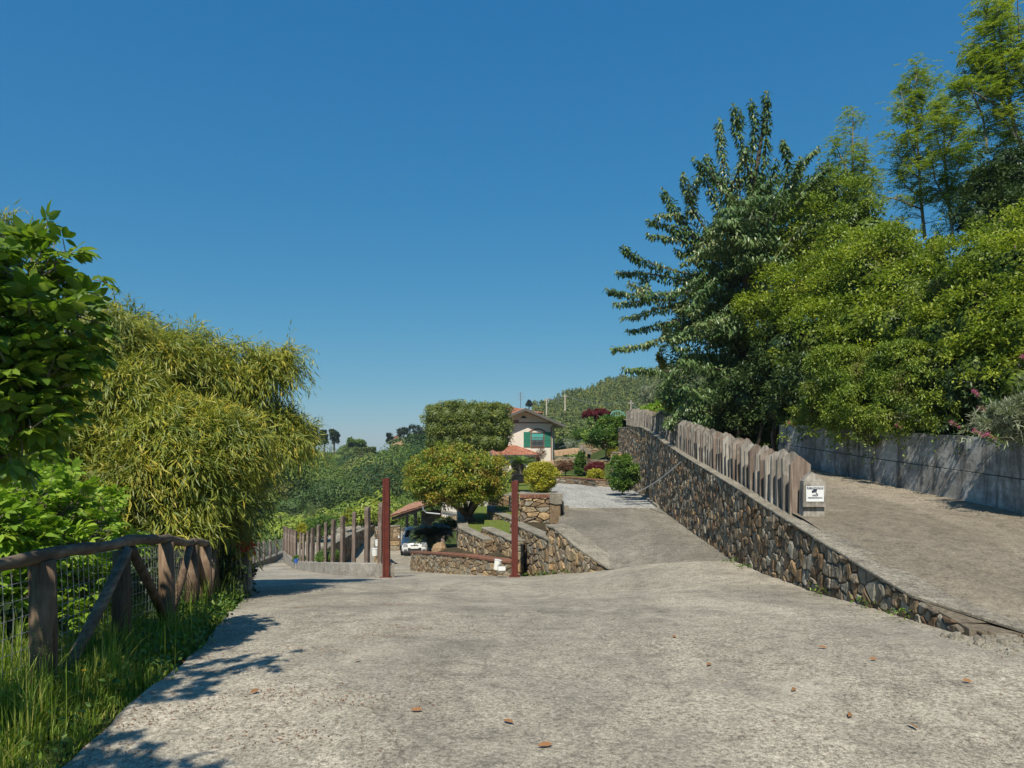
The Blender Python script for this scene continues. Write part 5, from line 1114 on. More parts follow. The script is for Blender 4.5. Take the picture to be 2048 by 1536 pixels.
def rim(label, ya, yb, mat, n, Lf, Wf, seed, hang=.12):
    ys = np.arange(ya, yb, .42); bl = []
    for y in ys:
        zt = float(itp(y, [(-4, 1.0), (5, 1.28), (10.7, 1.68), (18.4, 2.14)])); x = float(itp(y, ROADR)); bl.append((x+.15+r.uniform(-.18, .2), y, zt+.10+r.uniform(-.15, .25)-hang, .34*r.uniform(.7, 1.3), .4, .34*r.uniform(.7, 1.4))); bl.append((x+.7, y, zt+.5+r.uniform(-.2, .4), .55, .5, .5))
    t = empty('bush', (bl[0][0]+.4, bl[0][1], bl[0][2]-.3), label=label, cat='bush'); np_mesh('foliage', [blob_leaves(bl, n, Lf, Wf, sub=14, subr=.42, shell=.9, droop=.6, bot=True)], mat, t)
rim('leafy fringe hanging over the top of the concrete wall at its far half', 13.2, 18.2, L['bank'], 30000, .06, .026, 1, .05)
rim('dark sparse fringe along the top of the near half of the concrete wall', 8.6, 13.0, L['ivy'], 18000, .06, .03, 2, -.02)
rim('weedy fringe along the concrete wall beside and behind the camera', -3, 8.4, L['bank'], 14000, .08, .035, 3, -.02)
# bank ground cover between the bushes
r = np.random.default_rng(8); n = 60000
bx = r.uniform(6.5, 22, n); by = r.uniform(3, 36, n); k = bx > itp(by, ROADR)+.3; bx, by = bx[k], by[k]; n = len(bx)
bz = zg(bx, by); o = np_mesh('bank_undergrowth', [leaf_arrays(np.stack([bx, by, bz+r.random(n)*.35], 1), r.normal(size=(n, 3)), np.array([[-.4, -.3, 1.]])+.5*r.normal(size=(n, 3)), .13, .07, T_S, r.random(n)*.8)], L['bank']); tag(o, 'low leafy undergrowth covering the bank above the concrete wall', 'undergrowth', kind='stuff')
# valerian with pink heads
val = [(1640, 800, 15.6), (1700, 770, 15), (1662, 838, 15.2), (1945, 783, 11), (1962, 815, 10.8), (1905, 845, 10.9), (1950, 862, 10.3), (1975, 868, 10.1), (2044, 712, 11), (1755, 810, 13.6), (1795, 850, 13), (1740, 715, 14.8), (1577, 845, 16.8), (1830, 690, 13.6), (1700, 845, 14.4)]
vl = ['pink flower above the left part of the concrete wall', 'pink flower cluster high in the hanging shrub', 'pink flower just above the middle of the hanging shrub', 'large bright pink flower spray pointing left near the right edge', 'second pink flower spray below the large one at the right', 'pink flower over the wall left of the pale narrow leaved shrub', 'pink flower hanging low over the concrete wall at right', 'rightmost low pink flower on the overhanging shrub', 'pink flower at the right edge of the photo among the brambles', 'pink flower in the centre of the hanging shrub', 'pink flower at the bottom right of the hanging shrub', 'topmost pink flower above the hanging shrub', 'pink flower at the left end of the concrete wall', 'pink flower among brambles in the middle of the bank', 'small pink flower touching the top of the concrete wall']
for i, (px, py, d) in enumerate(val):
    c = P(px, py, d); rr = np.random.default_rng(i); big = (.75 if i in (3, 4, 7, 6) else .7)
    t = empty('pink_flower', (c[0]+.4, c[1], c[2]-.3), label=vl[i], cat='flower', group='pink flowers on the bank')
    mb = MB(); mb.tube([(c[0]+.45, c[1]+.15, c[2]-.22), (c[0]+.2, c[1]+.05, c[2]-.08), tuple(c)], .006, 5); mb.build('stem', M['greenmetal'] if False else L['green'], t)
    n = 130; cl = np.array([c+np.array([a*.11*big, rr.uniform(-.03, .03), -a*.05]) for a in (0, .6, 1.3)]); ci = rr.choice(3, n, p=[.5, .3, .2])
    pp = cl[ci]+rr.normal(size=(n, 3))*.022*big; np_mesh('petals', [leaf_arrays(pp, rr.normal(size=(n, 3)), rr.normal(size=(n, 3)), .022*big, .018*big, T_S, rr.random(n))], L['pink'], t)
    n = 46; f = rr.random(n); pp = np.stack([c[0]+.45*f, c[1]+.15*f, c[2]-.22*f], 1)+rr.normal(size=(n, 3))*.02; np_mesh('leaves', [leaf_arrays(pp, rr.normal(size=(n, 3))+[-.3, 0, .2], rr.normal(size=(n, 3))+[0, 0, 1], .07, .02, T_S, rr.random(n))], L['green'], t)

# ------------------------------------------------------------------ robinias on the skyline
def robinia(label, segs, wpx, d, n, seed, Lf=.075):
    """segs: list of limbs as px polylines; leaves in feathery tufts round limb ends"""
    rr = random.Random(seed); r = np.random.default_rng(seed); mb = MB(); ends = []
    b0 = P(segs[0][0][0], segs[0][0][1], d)
    for j, s in enumerate(segs):
        dd = d+(0 if j == 0 else rr.uniform(-1, 1)); q = [P(x, y, d+(dd-d)*i/(len(s)-1)) for i, (x, y) in enumerate(s)]
        w0 = (.06 if j == 0 else .032); mb.tube(q, [w0*(1-.85*i/(len(q)-1))+.008 for i in range(len(q))], 6, wob=.2)
        q = np.array(q); L_ = np.linalg.norm(np.diff(q, axis=0), axis=1).sum()
        m_ = int(L_*3.2)
        for i in range(m_):
            f = (.10 if j == 0 else .05)+(.92)*i/m_; p = np.array([np.interp(f*(len(q)-1), range(len(q)), q[:, k]) for k in range(3)])
            a = rr.uniform(0, 6.28); ln = (wpx/F*d)*rr.uniform(.35, 1)*(1-.55*f); e = p+np.array([math.cos(a)*ln, math.sin(a)*ln, ln*rr.uniform(.1, .7)])
            mb.tube([p, (p+e)/2+[0, 0, .04], e], [.018, .012, .005], 4, caps=False)
            for g in (.45, .7, .95, 1.0): ends.append(p+(e-p)*g+np.array([rr.uniform(-.12, .12)]*3))
    E = np.array(ends); st = r.random(len(E)); ci = r.integers(0, len(E), n//14)
    base = E[ci]+r.normal(size=(len(ci), 3))*.16*np.array([1, 1, .6]); dr = unit(r.normal(size=(len(ci), 3))*np.array([1, 1, .35])+[0, 0, -.15])
    f = np.tile(np.arange(7)/6, 2)[None, :, None]; pos = base[:, None]+dr[:, None]*f*.30; pos[:, :, 2] -= .06*f[..., 0]**2
    sd = unit(np.cross(dr, [0, 0, 1.])); sg = np.repeat([1, -1], 7)[None, :, None]; D = sd[:, None]*sg+.35*dr[:, None]
    pos = pos.reshape(-1, 3); D = D.reshape(-1, 3); rn = np.clip(.55*np.repeat(st[ci], 14)+.45*r.random(len(pos)), 0, 1)
    t = empty('robinia_tree', tuple(b0), label=label, cat='tree', group='feathery trees on the skyline')
    np_mesh('crown', [leaf_arrays(pos, D, np.array([[0, 0, 1.]])+.5*r.normal(size=(len(pos), 3)), Lf, Lf*.5, T_S, rn)], L['robinia'], t); mb.build('trunk', M['barkpale'], t)
robinia('small feathery tree left of the two tall ones on the skyline', [[(1715, 470), (1712, 400), (1705, 320), (1706, 218)], [(1712, 400), (1690, 330), (1660, 270)], [(1712, 380), (1728, 330), (1735, 270)], [(1712, 410), (1675, 370), (1650, 340)], [(1714, 420), (1740, 380), (1750, 330)]], 38, 27, 15000, 1)
robinia('tall feathery tree with a pointed crown in the middle of the skyline', [[(1850, 480), (1842, 400), (1836, 300), (1828, 220), (1834, 122)], [(1838, 330), (1815, 260), (1802, 180)], [(1842, 360), (1800, 320), (1788, 260)], [(1845, 400), (1810, 370), (1790, 310)], [(1835, 260), (1848, 200), (1858, 150)], [(1846, 420), (1800, 400), (1775, 395)], [(1836, 240), (1820, 180), (1818, 150)]], 52, 27, 23000, 2)
robinia('yellow green feathery tree right of the pointed one', [[(1907, 480), (1900, 420), (1890, 340), (1888, 260), (1893, 190)], [(1902, 420), (1870, 360), (1862, 300)], [(1898, 380), (1925, 320), (1940, 270)], [(1900, 400), (1940, 370), (1955, 330)], [(1893, 340), (1872, 270), (1868, 230)], [(1892, 300), (1915, 250), (1912, 215)]], 52, 26, 23000, 3)
robinia('tallest feathery tree cut off by the top right corner', [[(2060, 330), (2030, 260), (2010, 160), (2000, 60), (1990, -20)], [(2040, 290), (1990, 210), (1925, 170), (1905, 190)], [(2020, 230), (1975, 130), (1945, 80)], [(2010, 160), (1985, 60), (1965, 10)], [(2050, 290), (2060, 180), (2050, 60)], [(1975, 300), (1965, 230), (1940, 180), (1925, 130)], [(2060, 250), (2090, 140), (2080, 20)], [(2015, 200), (2040, 110), (2035, 0)]], 66, 22, 42000, 4)
# shrubs and trees behind the palisade
bush('bright lime green bush behind the far end of the palisade', [(1318, 822, 40, 26, 20), (1350, 832, 39, 24, 20), (1295, 826, 42, 18, 10)], 9000, .12, .045, L['lime'], 11)
bush('pale silvery olive tree left of the cherry tree', [(1303, 795, 60, 22, 20), (1318, 785, 60, 18, 18), (1292, 780, 60, 12, 14)], 7000, .14, .035, L['olive'], 12, 'olive_tree', cat='tree')
bush('dark bush behind the palisade under the cherry tree', [(1380, 820, 30, 46, 40), (1430, 850, 26, 50, 40), (1345, 800, 34, 22, 36), (1480, 870, 22, 40, 34)], 17000, .1, .05, L['ivy'], 13)
bush('yellow green shrub growing through the left side of the cherry tree', [(1335, 700, 24.5, 18, 50), (1345, 790, 25, 22, 30), (1370, 640, 24.6, 24, 40)], 7000, .1, .05, L['orange'], 14, cor=False, stems=False)

# ------------------------------------------------------------------ left side: bamboo, big leaf tree, lime shrub
def bamboo(label, blobs, n, Lf, seed, d0):
    bl = [Bp(*b) for b in blobs]; r = np.random.default_rng(seed); B0 = np.array(bl); B0[:, 3:6] *= .80; parts = []
    q = unit(r.normal(size=(len(B0), 5, 3))); q[..., 1] -= .35; B = [B0]
    for j in range(5): B.append(np.concatenate([B0[:, :3]+q[:, j]*B0[:, 3:6]*.72, B0[:, 3:6]*r.uniform(.38, .62, (len(B0), 1))], 1))
    B = np.concatenate(B)
    wt = B[:, 3]*B[:, 5]; ns = n//11; bi = r.choice(len(B), ns, p=wt/wt.sum()); d = unit(r.normal(size=(ns, 3))); d[:, 2] = np.where(d[:, 2] < -.35, -d[:, 2], d[:, 2])
    ph = r.random((len(B), 3))*6; lump = 1+.30*np.sin(4*d[:, 0]+ph[bi, 0])*np.sin(5*d[:, 2]+ph[bi, 1])+.10*np.sin(11*d[:, 0]+9*d[:, 2]+ph[bi, 2])
    an = B[bi, :3]+d*B[bi, 3:6]*(lump*(.96-.5*r.random(ns)**2))[:, None]
    out = unit(d*np.array([1, 1, .35])+.45*r.normal(size=(ns, 3))); k = 11; f = np.linspace(0, 1, k)[None, :, None]
    ln = (.22+.42*r.random(ns)**1.5)[:, None, None]; pos = an[:, None]+out[:, None]*f*ln; dp = (.25+.75*r.random(ns))[:, None]; pos[:, :, 2] -= (f[..., 0]**1.8)*ln[..., 0]*.75*dp
    pos += r.normal(size=pos.shape)*.03
    D = out[:, None]*(.9-.4*f)+r.normal(size=(ns, k, 3))*.33; D[:, :, 2] -= (.25+.8*f[..., 0])*dp*1.3
    st = np.clip(.5*r.random(len(B))[bi]+.5*r.random(ns), 0, 1); rn = np.clip(.55*np.repeat(st, k)+.45*r.random(ns*k), 0, 1)
    Nn = np.repeat(out, k, 0)*.6+r.normal(size=(ns*k, 3))*.5+[0, -.3, .8]
    parts.append(leaf_arrays(pos.reshape(-1, 3), D.reshape(-1, 3), Nn, Lf*(.6+.8*r.random(ns*k)), Lf*.13, T_S, rn))
    b0 = np.array([min(B0[:, 0].mean()-.8, -6.2-.25*(d0-10.5)), d0+.6, 0]); b0[2] = gz(b0[0], b0[1]); mb = MB()
    t = empty('bamboo_clump', tuple(b0), label=label, cat='bamboo'); rr = random.Random(seed)
    for b in bl:
        for j in range(2):
            x, y = b0[0]+rr.uniform(-1, 1), b0[1]+rr.uniform(-.8, .8); e = np.array(b[:3])+[rr.uniform(-.5, .5)*b[3], rr.uniform(-.3, .3), b[5]*rr.uniform(.2, .9)]; z = gz(x, y)
            mb.tube([(x, y, z-.2), (x*.8+e[0]*.2, y*.8+e[1]*.2, z+.55*(e[2]-z)), (x*.45+e[0]*.55, y*.45+e[1]*.55, z+.92*(e[2]-z)), tuple(e)], [.028, .024, .016, .006], 6)
    np_mesh('foliage', parts, L['bamboo'], t); mb.build('culms', M['barkpale'], t)
bamboo('tall back part of the yellow green bamboo beside the big leaf tree', [(230, 690, 11, 60), (170, 740, 10.5, 80), (300, 720, 11.5, 60), (250, 790, 10.5, 80), (120, 830, 10, 90), (210, 650, 11.5, 30), (360, 740, 12, 60), (60, 880, 9.5, 90), (215, 615, 11.8, 14, 22), (50, 700, 10.5, 80), (20, 600, 11, 60), (15, 480, 11, 30, 50)], 60000, .15, 1, 11)
bamboo('bamboo plumes arching right against the sky', [(300, 662, 12, 15), (345, 668, 12.2, 14), (392, 670, 12.4, 15), (432, 694, 12.5, 13), (472, 697, 12.6, 14), (520, 706, 12.7, 12), (574, 706, 13, 12), (586, 738, 13, 10), (262, 640, 11.8, 13), (400, 738, 12.5, 40), (460, 758, 12.5, 44), (535, 742, 12.8, 34, 30), (490, 800, 12.8, 44), (562, 722, 13, 16, 18), (335, 705, 12, 30), (560, 835, 13, 30, 20)], 30000, .15, 2, 12.5)
bamboo('big drooping bamboo dome at the centre of the clump', [(420, 880, 10.8, 90), (350, 930, 10.2, 90), (452, 900, 11, 70), (400, 1000, 10.5, 90), (300, 860, 10.5, 90), (446, 990, 11.2, 56, 76), (270, 980, 9.8, 80), (340, 1050, 9.9, 70, 50), (430, 1060, 11, 50, 44)], 88000, .155, 3, 10.5)
bamboo('shaded right side of the bamboo hanging over the lower road', [(560, 880, 13, 50, 46), (490, 940, 12.8, 36, 62), (594, 868, 13.4, 22, 18), (462, 1005, 12.8, 28, 46), (425, 1070, 12.3, 28, 40)], 26000, .15, 4, 13)

def bigleaf(name, label, twigs, n_leaf, Lf, mat, seed, d0, trunkpts=None, wf=.42, fan=6):
    """twigs: arrays (pos, dir). leaves in palmate groups on petioles"""
    r = np.random.default_rng(seed); pos, dirs = twigs; parts = []; m = len(pos); k = fan
    an = np.linspace(-1.5, 1.5, k)[None]+r.normal(size=(m, k))*.12; ax = unit(dirs); side = unit(np.cross(ax, [0, 0, 1.])+.01); upv = unit(np.cross(side, ax))
    D = np.cos(an)[..., None]*ax[:, None]+np.sin(an)[..., None]*side[:, None]; D[:, :, 2] -= .40+.25*r.random((m, k)); 
    Ln = Lf*(.65+.5*np.cos(an*.8))*(.8+.4*r.random((m, 1)))
    Nn = np.repeat(upv, k, 0)+.25*r.normal(size=(m*k, 3)); rn = np.clip(.5*np.repeat(r.random(m), k)+.5*r.random(m*k), 0, 1)
    P0 = np.repeat(pos, k, 0)+D.reshape(-1, 3)*.015
    parts.append(leaf_arrays(P0, D.reshape(-1, 3), Nn, Ln.ravel(), Ln.ravel()*wf, T_B, rn))
    b0 = np.array(trunkpts[0]); t = empty(name, tuple(b0), label=label, cat='tree' if 'tree' in name else 'shrub'); np_mesh('crown' if 'tree' in name else 'foliage', parts, mat, t)
    mb = MB(); mb.tube(trunkpts, np.linspace(.11, .045, len(trunkpts)), 9, wob=.1); q = np.array(trunkpts)
    for p, d in zip(pos[::2], dirs[::2]):
        if p[1] < 3.0: continue
        a = q[min(len(q)-1, max(1, int(np.argmin(np.linalg.norm(q-p, axis=1)))))]; mb.tube([p, p-unit(d)*.12, p*.6+a*.4-[0, 0, .05]], [.0035, .004, .007], 4, caps=False)
    mb.build('branches', M['barkpale'], t); return t
def twig_cloud(blobs, n, seed, outd=.9):
    r = np.random.default_rng(seed); B = np.array([Bp(*b) for b in blobs]); wt = (B[:, 3]*B[:, 5])**1.2; bi = r.choice(len(B), n, p=wt/wt.sum()); d = unit(r.normal(size=(n, 3)))
    pos = B[bi, :3]+d*B[bi, 3:6]*(1-.6*r.random((n, 1))**1.4); return pos, d*outd+[0, 0, .25]+.3*r.normal(size=(n, 3))
tc = [(40, 560, 4.9, 80), (90, 520, 5, 60), (60, 660, 4.7, 100), (150, 640, 4.9, 60), (30, 760, 4.5, 110), (110, 740, 4.8, 80), (20, 860, 4.4, 90), (90, 830, 4.8, 70), (-60, 600, 4.6, 110), (-60, 760, 4.4, 120), (100, 470, 5.1, 30), (165, 700, 5, 44), (-120, 500, 4.6, 100), (-160, 700, 4.2, 130), (10, 930, 4.6, 30, 20)]
pos, dd = twig_cloud(tc, 900, 3)
ex = np.array([P(95, 440, 5.1), P(150, 500, 5.1), P(165, 500, 5.0), P(200, 550, 5.0), P(215, 565, 5), P(190, 620, 5), P(60, 470, 5), P(20, 460, 5), P(210, 660, 5), P(120, 560, 5)]); exd = np.array([[.1, 0, .8], [.5, 0, .6], [.8, 0, .2], [.9, 0, .1], [1, 0, -.2], [1, 0, 0], [.1, 0, 1], [-.3, 0, 1], [1, 0, -.1], [.6, -.3, .4]])
r_ = np.random.default_rng(77); cl = np.array([(-2.35, 1.9, 3.9), (-2.1, 2.1, 4.0), (-2.5, 1.6, 3.9), (-2.15, 1.5, 4.1), (-2.6, 2.2, 3.9), (-2.3, .9, 3.8), (-2.0, .7, 3.9), (-1.75, .55, 3.9), (-2.4, .4, 3.8), (-2.7, .2, 3.8), (-2.9, 1.2, 3.7), (-1.95, 2.3, 4.15), (-2.9, 2.7, 3.3), (-2.95, 2.2, 3.1), (-2.75, 3.0, 3.6), (-3.0, 3.4, 3.3), (-2.6, 3.3, 3.9), (-2.85, 1.7, 3.2)]); xp = cl[r_.integers(0, len(cl), 250)]+r_.normal(size=(250, 3))*[.14, .14, .12]-[.55, 0, 0]; xp[:, 2] = np.maximum(xp[:, 2], 1.85+.63*xp[:, 1]+.2)
pos = np.concatenate([pos, ex, xp]); dd = np.concatenate([dd, exd, r_.normal(size=(250, 3))*[1, 1, .3]])
mb = MB(); mb.tube([(-3.3, 4.9, 2.7), (-3.75, 3.6, 3.0), (-3.6, 2.8, 3.4), (-3.2, 2.1, 3.7), (-2.9, 1.4, 3.85), (-2.75, .7, 3.85), (-2.8, .3, 3.8)], [.045, .035, .028, .02, .015, .01, .006], 7); limb_mb = mb
LQ = np.array([(-3.75, 3.6, 3.0), (-3.6, 2.8, 3.4), (-3.2, 2.1, 3.7), (-2.9, 1.4, 3.85), (-2.8, .3, 3.8)]); LT = np.linspace(0, 4, 60); LQ = np.stack([np.interp(LT, range(5), LQ[:, k]) for k in range(3)], 1)
for p_ in xp[::2]:
    a_ = LQ[np.argmin(np.linalg.norm(LQ-p_, axis=1))]; mb.tube([a_, (a_+p_)/2+[0, 0, .03], p_], [.008, .006, .003], 4, caps=False)
bigleaf('big_leaf_tree', 'near tree with large fresh green compound leaves at the left edge', (pos, dd), 0, .112, L['walnut'], 4, 4.8, [(-4.3, 4.6, -.9), (-4.25, 4.6, .6), (-3.9, 4.7, 1.6), (-3.5, 4.8, 2.2), (-3.3, 4.9, 2.7)], .5, 6)
limb_mb.build('overhanging_limb', M['barkpale'], [o for o in C.objects if o.name.startswith('big_leaf_tree')][0])
lc = [(60, 1000, 6.6, 70), (130, 1010, 6.9, 60), (30, 1080, 6.2, 70), (120, 1090, 6.5, 60), (190, 1060, 7, 50), (220, 1010, 7.4, 40), (60, 1170, 6.2, 70), (160, 1160, 6.6, 60), (210, 1130, 7, 40), (-60, 1050, 6, 100), (-80, 1180, 5.8, 100), (100, 960, 7.2, 50), (20, 950, 7, 50), (260, 1090, 7.6, 30), (110, 1240, 6.2, 60), (200, 1230, 6.8, 40)]
pos, dd = twig_cloud(lc, 1500, 5)
bigleaf('lime_shrub', 'bright lime green leafy shrub behind the pole fence', (pos, dd+[.0, -.3, .2]), 0, .10, L['lime'], 6, 6.5, [(-4.8, 6.6, -1.4), (-4.8, 6.6, -.2), (-4.6, 6.6, .6)], .48, 5)
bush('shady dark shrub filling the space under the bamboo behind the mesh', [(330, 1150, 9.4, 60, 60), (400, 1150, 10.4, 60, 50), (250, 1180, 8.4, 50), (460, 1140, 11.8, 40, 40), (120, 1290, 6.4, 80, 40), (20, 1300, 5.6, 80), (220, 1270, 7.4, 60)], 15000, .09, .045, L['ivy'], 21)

# ------------------------------------------------------------------ grass verge on the left, weeds, flowers, litter
def blades(pos, h, wd, seed, lean=.5):
    r = np.random.default_rng(seed); n = len(pos); a = r.random(n)*2*np.pi; dr = np.stack([np.cos(a), np.sin(a), np.zeros(n)], 1)+np.array([.35, -.1, 0]); ln = (lean*r.random(n)**1.3)[:, None]
    h = (h*np.ones(n))[:, None]; sd = unit(np.cross(dr, [0, 0, 1.])); wv = (wd*(.6+.8*r.random(n)))[:, None]
    pts = []
    for f, wf in ((0, 1), (.4, .8), (.75, .5), (1, 0)):
        c = pos+dr*ln*h*f**2.0+np.array([0, 0, 1.])*h*(f-.45*ln*f**2.2); pts += [c-sd*wv*wf, c+sd*wv*wf]
    V = np.stack(pts, 1).reshape(-1, 3); fc = np.array([(0, 1, 3), (0, 3, 2), (2, 3, 5), (2, 5, 4), (4, 5, 7), (4, 7, 6)]); Fc = (fc[None]+(np.arange(n)*8)[:, None, None]).reshape(-1, 3)
    return V, Fc, np.repeat(r.random(n), 6)
r = np.random.default_rng(12); n = 52000
gy = 1.6+10.0*r.random(n)**1.25; gx0 = itp(gy, [(p[1], p[0]) for p in FP])-.5; gx1 = itp(gy, XLp)+.07*np.sin(gy*5.3)+.06*np.sin(gy*13); u = r.random(n)
cn = .5+.5*np.sin(gy*6.1+3*np.sin((gx0+(gx1-gx0)*u)*5))*np.sin((gx0+(gx1-gx0)*u)*8+gy*2.3); gx = gx0+(gx1-gx0)*u
hh = (.07+(.10+.34*cn)*r.random(n)**1.5)*np.clip((1-u)*3.2, .25, 1)*(.75+.5*np.sin(gy*3.1+gx*4)**2)*np.where(gy > 6.8, .62, 1.0); gzz = itp(gy, ZL)-.05*u-.02
kp = r.random(n) < .35+.65*cn; V1 = blades(np.stack([gx, gy, gzz], 1)[kp], hh[kp], .0036, 13, .75)
n2 = 380; k = r.choice(n, n2); V2 = blades(np.stack([gx[k], gy[k], gzz[k]], 1), .42+.18*r.random(n2), .0028, 14, .35)
o = np_mesh('verge_grass', [V1, V2], L['grass']); tag(o, 'long tufted grass growing along the foot of the pole fence', 'grass', kind='stuff')
n3 = 9000; k = r.choice(n, n3); pw = np.stack([gx[k], gy[k], gzz[k]+r.random(n3)*.2], 1)
kk = (pw[:, 1] > 5.2) | (r.random(n3) < .3); pw = pw[kk]; n3 = len(pw)
o = np_mesh('verge_weeds', [leaf_arrays(pw, r.normal(size=(n3, 3))+[0, 0, .2], r.normal(size=(n3, 3))*.5+[0, 0, 1], .05, .026, T_S, r.random(n3))], L['green']); tag(o, 'small broad leaved weeds among the grass by the pole fence', 'weeds', kind='stuff')
V = []
for s in range(60):     # seed heads
    j = r.integers(0, n); h = .38+.15*r.random(); base = np.array([gx[j]*.6+gx0[j]*.4, gy[j], gzz[j]]); tip = base+[r.uniform(-.05, .15), r.uniform(-.1, .05), h]
    m_ = 26; f = r.random(m_); pp = tip-np.array([0, 0, 1])*f[:, None]*.14+r.normal(size=(m_, 3))*.009*(1+2*f[:, None]); V.append(leaf_arrays(pp, r.normal(size=(m_, 3))+[0, 0, 1], r.normal(size=(m_, 3)), .016, .006, T_S, .7+.3*r.random(m_)))
    V.append(blades(base[None], h, .0018, 700+s, .1))
o = np_mesh('grass_seed_heads', V, L['grass']); tag(o, 'feathery seed heads standing above the long verge grass', 'grass', kind='stuff')
fl = [(168, 1342, 4.75), (207, 1360, 4.6), (325, 1192, 7.2), (368, 1198, 7.4), (343, 1207, 7), (413, 1202, 8), (415, 1210, 8.1), (342, 1242, 6.6), (285, 1258, 6.2), (157, 1385, 4.5)]
flb = ['yellow flower near the foot of the big brown fence post', 'bright yellow flower right of the big brown fence post, in front grass', 'yellow flower in front of the pale lit fence post', 'yellow flower between two lit fence posts', 'small yellow flower beside the pale lit fence post', 'upper yellow flower by the last fence posts', 'lower yellow flower by the last fence posts', 'yellow flower low in the sunny weeds', 'half hidden yellow flower in the dark shade', 'faint yellow flower lowest in the front grass']
for i, (px, py, d) in enumerate(fl):
    c = P(px, py, d); t = empty('yellow_flower', (c[0], c[1], c[2]-.25), label=flb[i], cat='flower', group='yellow verge flowers'); rr = np.random.default_rng(i); n = 26; a = np.linspace(0, 6.28*2, n); D = np.stack([np.cos(a), np.sin(a)*.9, .25+.3*rr.random(n)], 1)
    np_mesh('petals', [leaf_arrays(np.repeat(c[None], n, 0), D, np.tile([0, 0, 1.], (n, 1))+.2*rr.normal(size=(n, 3)), .019, .008, T_S, rr.random(n))], L['yellowpetal'], t)
    mb = MB(); mb.tube([(c[0]-.02, c[1]+.03, c[2]-.28), (c[0], c[1]+.01, c[2]-.12), tuple(c)], .002, 5); mb.build('stem', L['grass'], t)
# weeds at the foot of the walls
def footweeds(name, pts, n, label):
    r = np.random.default_rng(n); pts = np.array(pts); j = r.integers(0, len(pts), n); p = pts[j]+r.normal(size=(n, 3))*[.09, .09, .0]+np.array([0, 0, 1])*r.random((n, 1))*.08
    o = np_mesh(name, [leaf_arrays(p, r.normal(size=(n, 3))+[0, 0, .6], r.normal(size=(n, 3))*.6+[0, 0, 1], .05, .022, T_S, r.random(n))], L['green']); tag(o, label, 'weeds', kind='stuff')
footweeds('wall_foot_weeds', [(x, y, zd(x, y)+.01) for x, y in ((.85, 18.35), (.7, 18.45), (.4, 18.6), (1.3, 17.2), (1.05, 17.9), (3.92, 9.0), (3.93, 7.9), (3.9, 7.1), (4.1, 13.2), (4.0, 12.3))], 420, 'small green weeds at the foot of the stone walls')
# litter
r = np.random.default_rng(33); n = 1500; cl = [(-2.4, 4.6), (-2.35, 4.1), (-2.6, 5.7), (-2.9, 6.9), (-1.3, 6.6), (-1.0, 7.1), (-1.7, 5.9), (-1.5, 4.6), (-1.25, 3.9), (-2.1, 5.2), (-2.5, 8.8), (-1.6, 9.3), (-2.1, 4.3), (-2.3, 3.8), (-.9, 4.4), (-2.9, 7.6)]; j = r.integers(0, len(cl), n); p = np.array(cl)[j]+r.normal(size=(n, 2))*[.22, .09]
m_ = 900; ly = r.uniform(3, 18, m_); lx = r.uniform(-3, 4, m_); p = np.concatenate([p, np.stack([lx, ly], 1)]); k = (p[:, 0] > itp(p[:, 1], XLp)) & (p[:, 0] < 3.85); p = p[k]; n = len(p)
z = zd(p[:, 0], p[:, 1])+wav(p[:, 0], p[:, 1])+.004
o = np_mesh('leaf_litter', [leaf_arrays(np.concatenate([p, z[:, None]], 1), np.concatenate([r.normal(size=(n, 2)), r.random((n, 1))*.25], 1), np.tile([0, 0, 1.], (n, 1))+.2*r.normal(size=(n, 3)), .022*(.5+r.random(n)), .008, T_S, r.random(n))], L['litter']); tag(o, 'fine brown dead leaf litter scattered over the driveway', 'leaf litter', kind='stuff')
lv = [(1006, 1446), (1422, 1325), (1755, 1323), (1815, 1452), (846, 1424), (1345, 1277), (1656, 1298), (500, 1387), (1945, 1372), (1230, 1240), (1106, 1498), (1700, 1430), (1590, 1378), (710, 1330)]
lvl = ['biggest curled red brown leaf, lowest but one near the bottom centre of the driveway', 'brown leaf on the driveway in front of the middle of the stone wall', 'brown leaf lying right of the middle, level with the end of the stone wall', 'single leaf at the lower right of the driveway', 'small brown leaf left of the biggest curled leaf', 'small leaf farther up the driveway, in the middle right', 'leaf nearest the foot of the long stone wall', 'leaf lying by the tree shadow at the left of the driveway', 'rightmost fallen leaf, near the right edge of the photo', 'farthest fallen leaf, up the middle of the driveway', 'lowest leaf at the bottom centre of the driveway', 'leaf left of the single lower right leaf', 'leaf halfway between the stone wall and the bottom edge', 'leaf right of the left tree shadow, in open sunlight']
for i, (px, py) in enumerate(lv):
    d = 1.6*F/(py-HZ); 
    for _ in range(6): d = (1.6-float(zd(PX(px, d), d)))*F/(py-HZ)
    x = PX(px, d); z = float(zd(x, d)+wav(x, d))+.006; rr = np.random.default_rng(50+i); D = np.array([[rr.normal(), rr.normal(), .08]])
    b_ = np_mesh('fallen_leaf', [leaf_arrays(np.array([[x, d, z+.01]]), D, np.array([[.3*rr.normal(), -.6, 1.]]), .06+.03*rr.random(), .034, T_B, np.array([.9]))], L['litter'])
    tag(b_, lvl[i], 'fallen leaf', 'fallen leaves on the driveway')

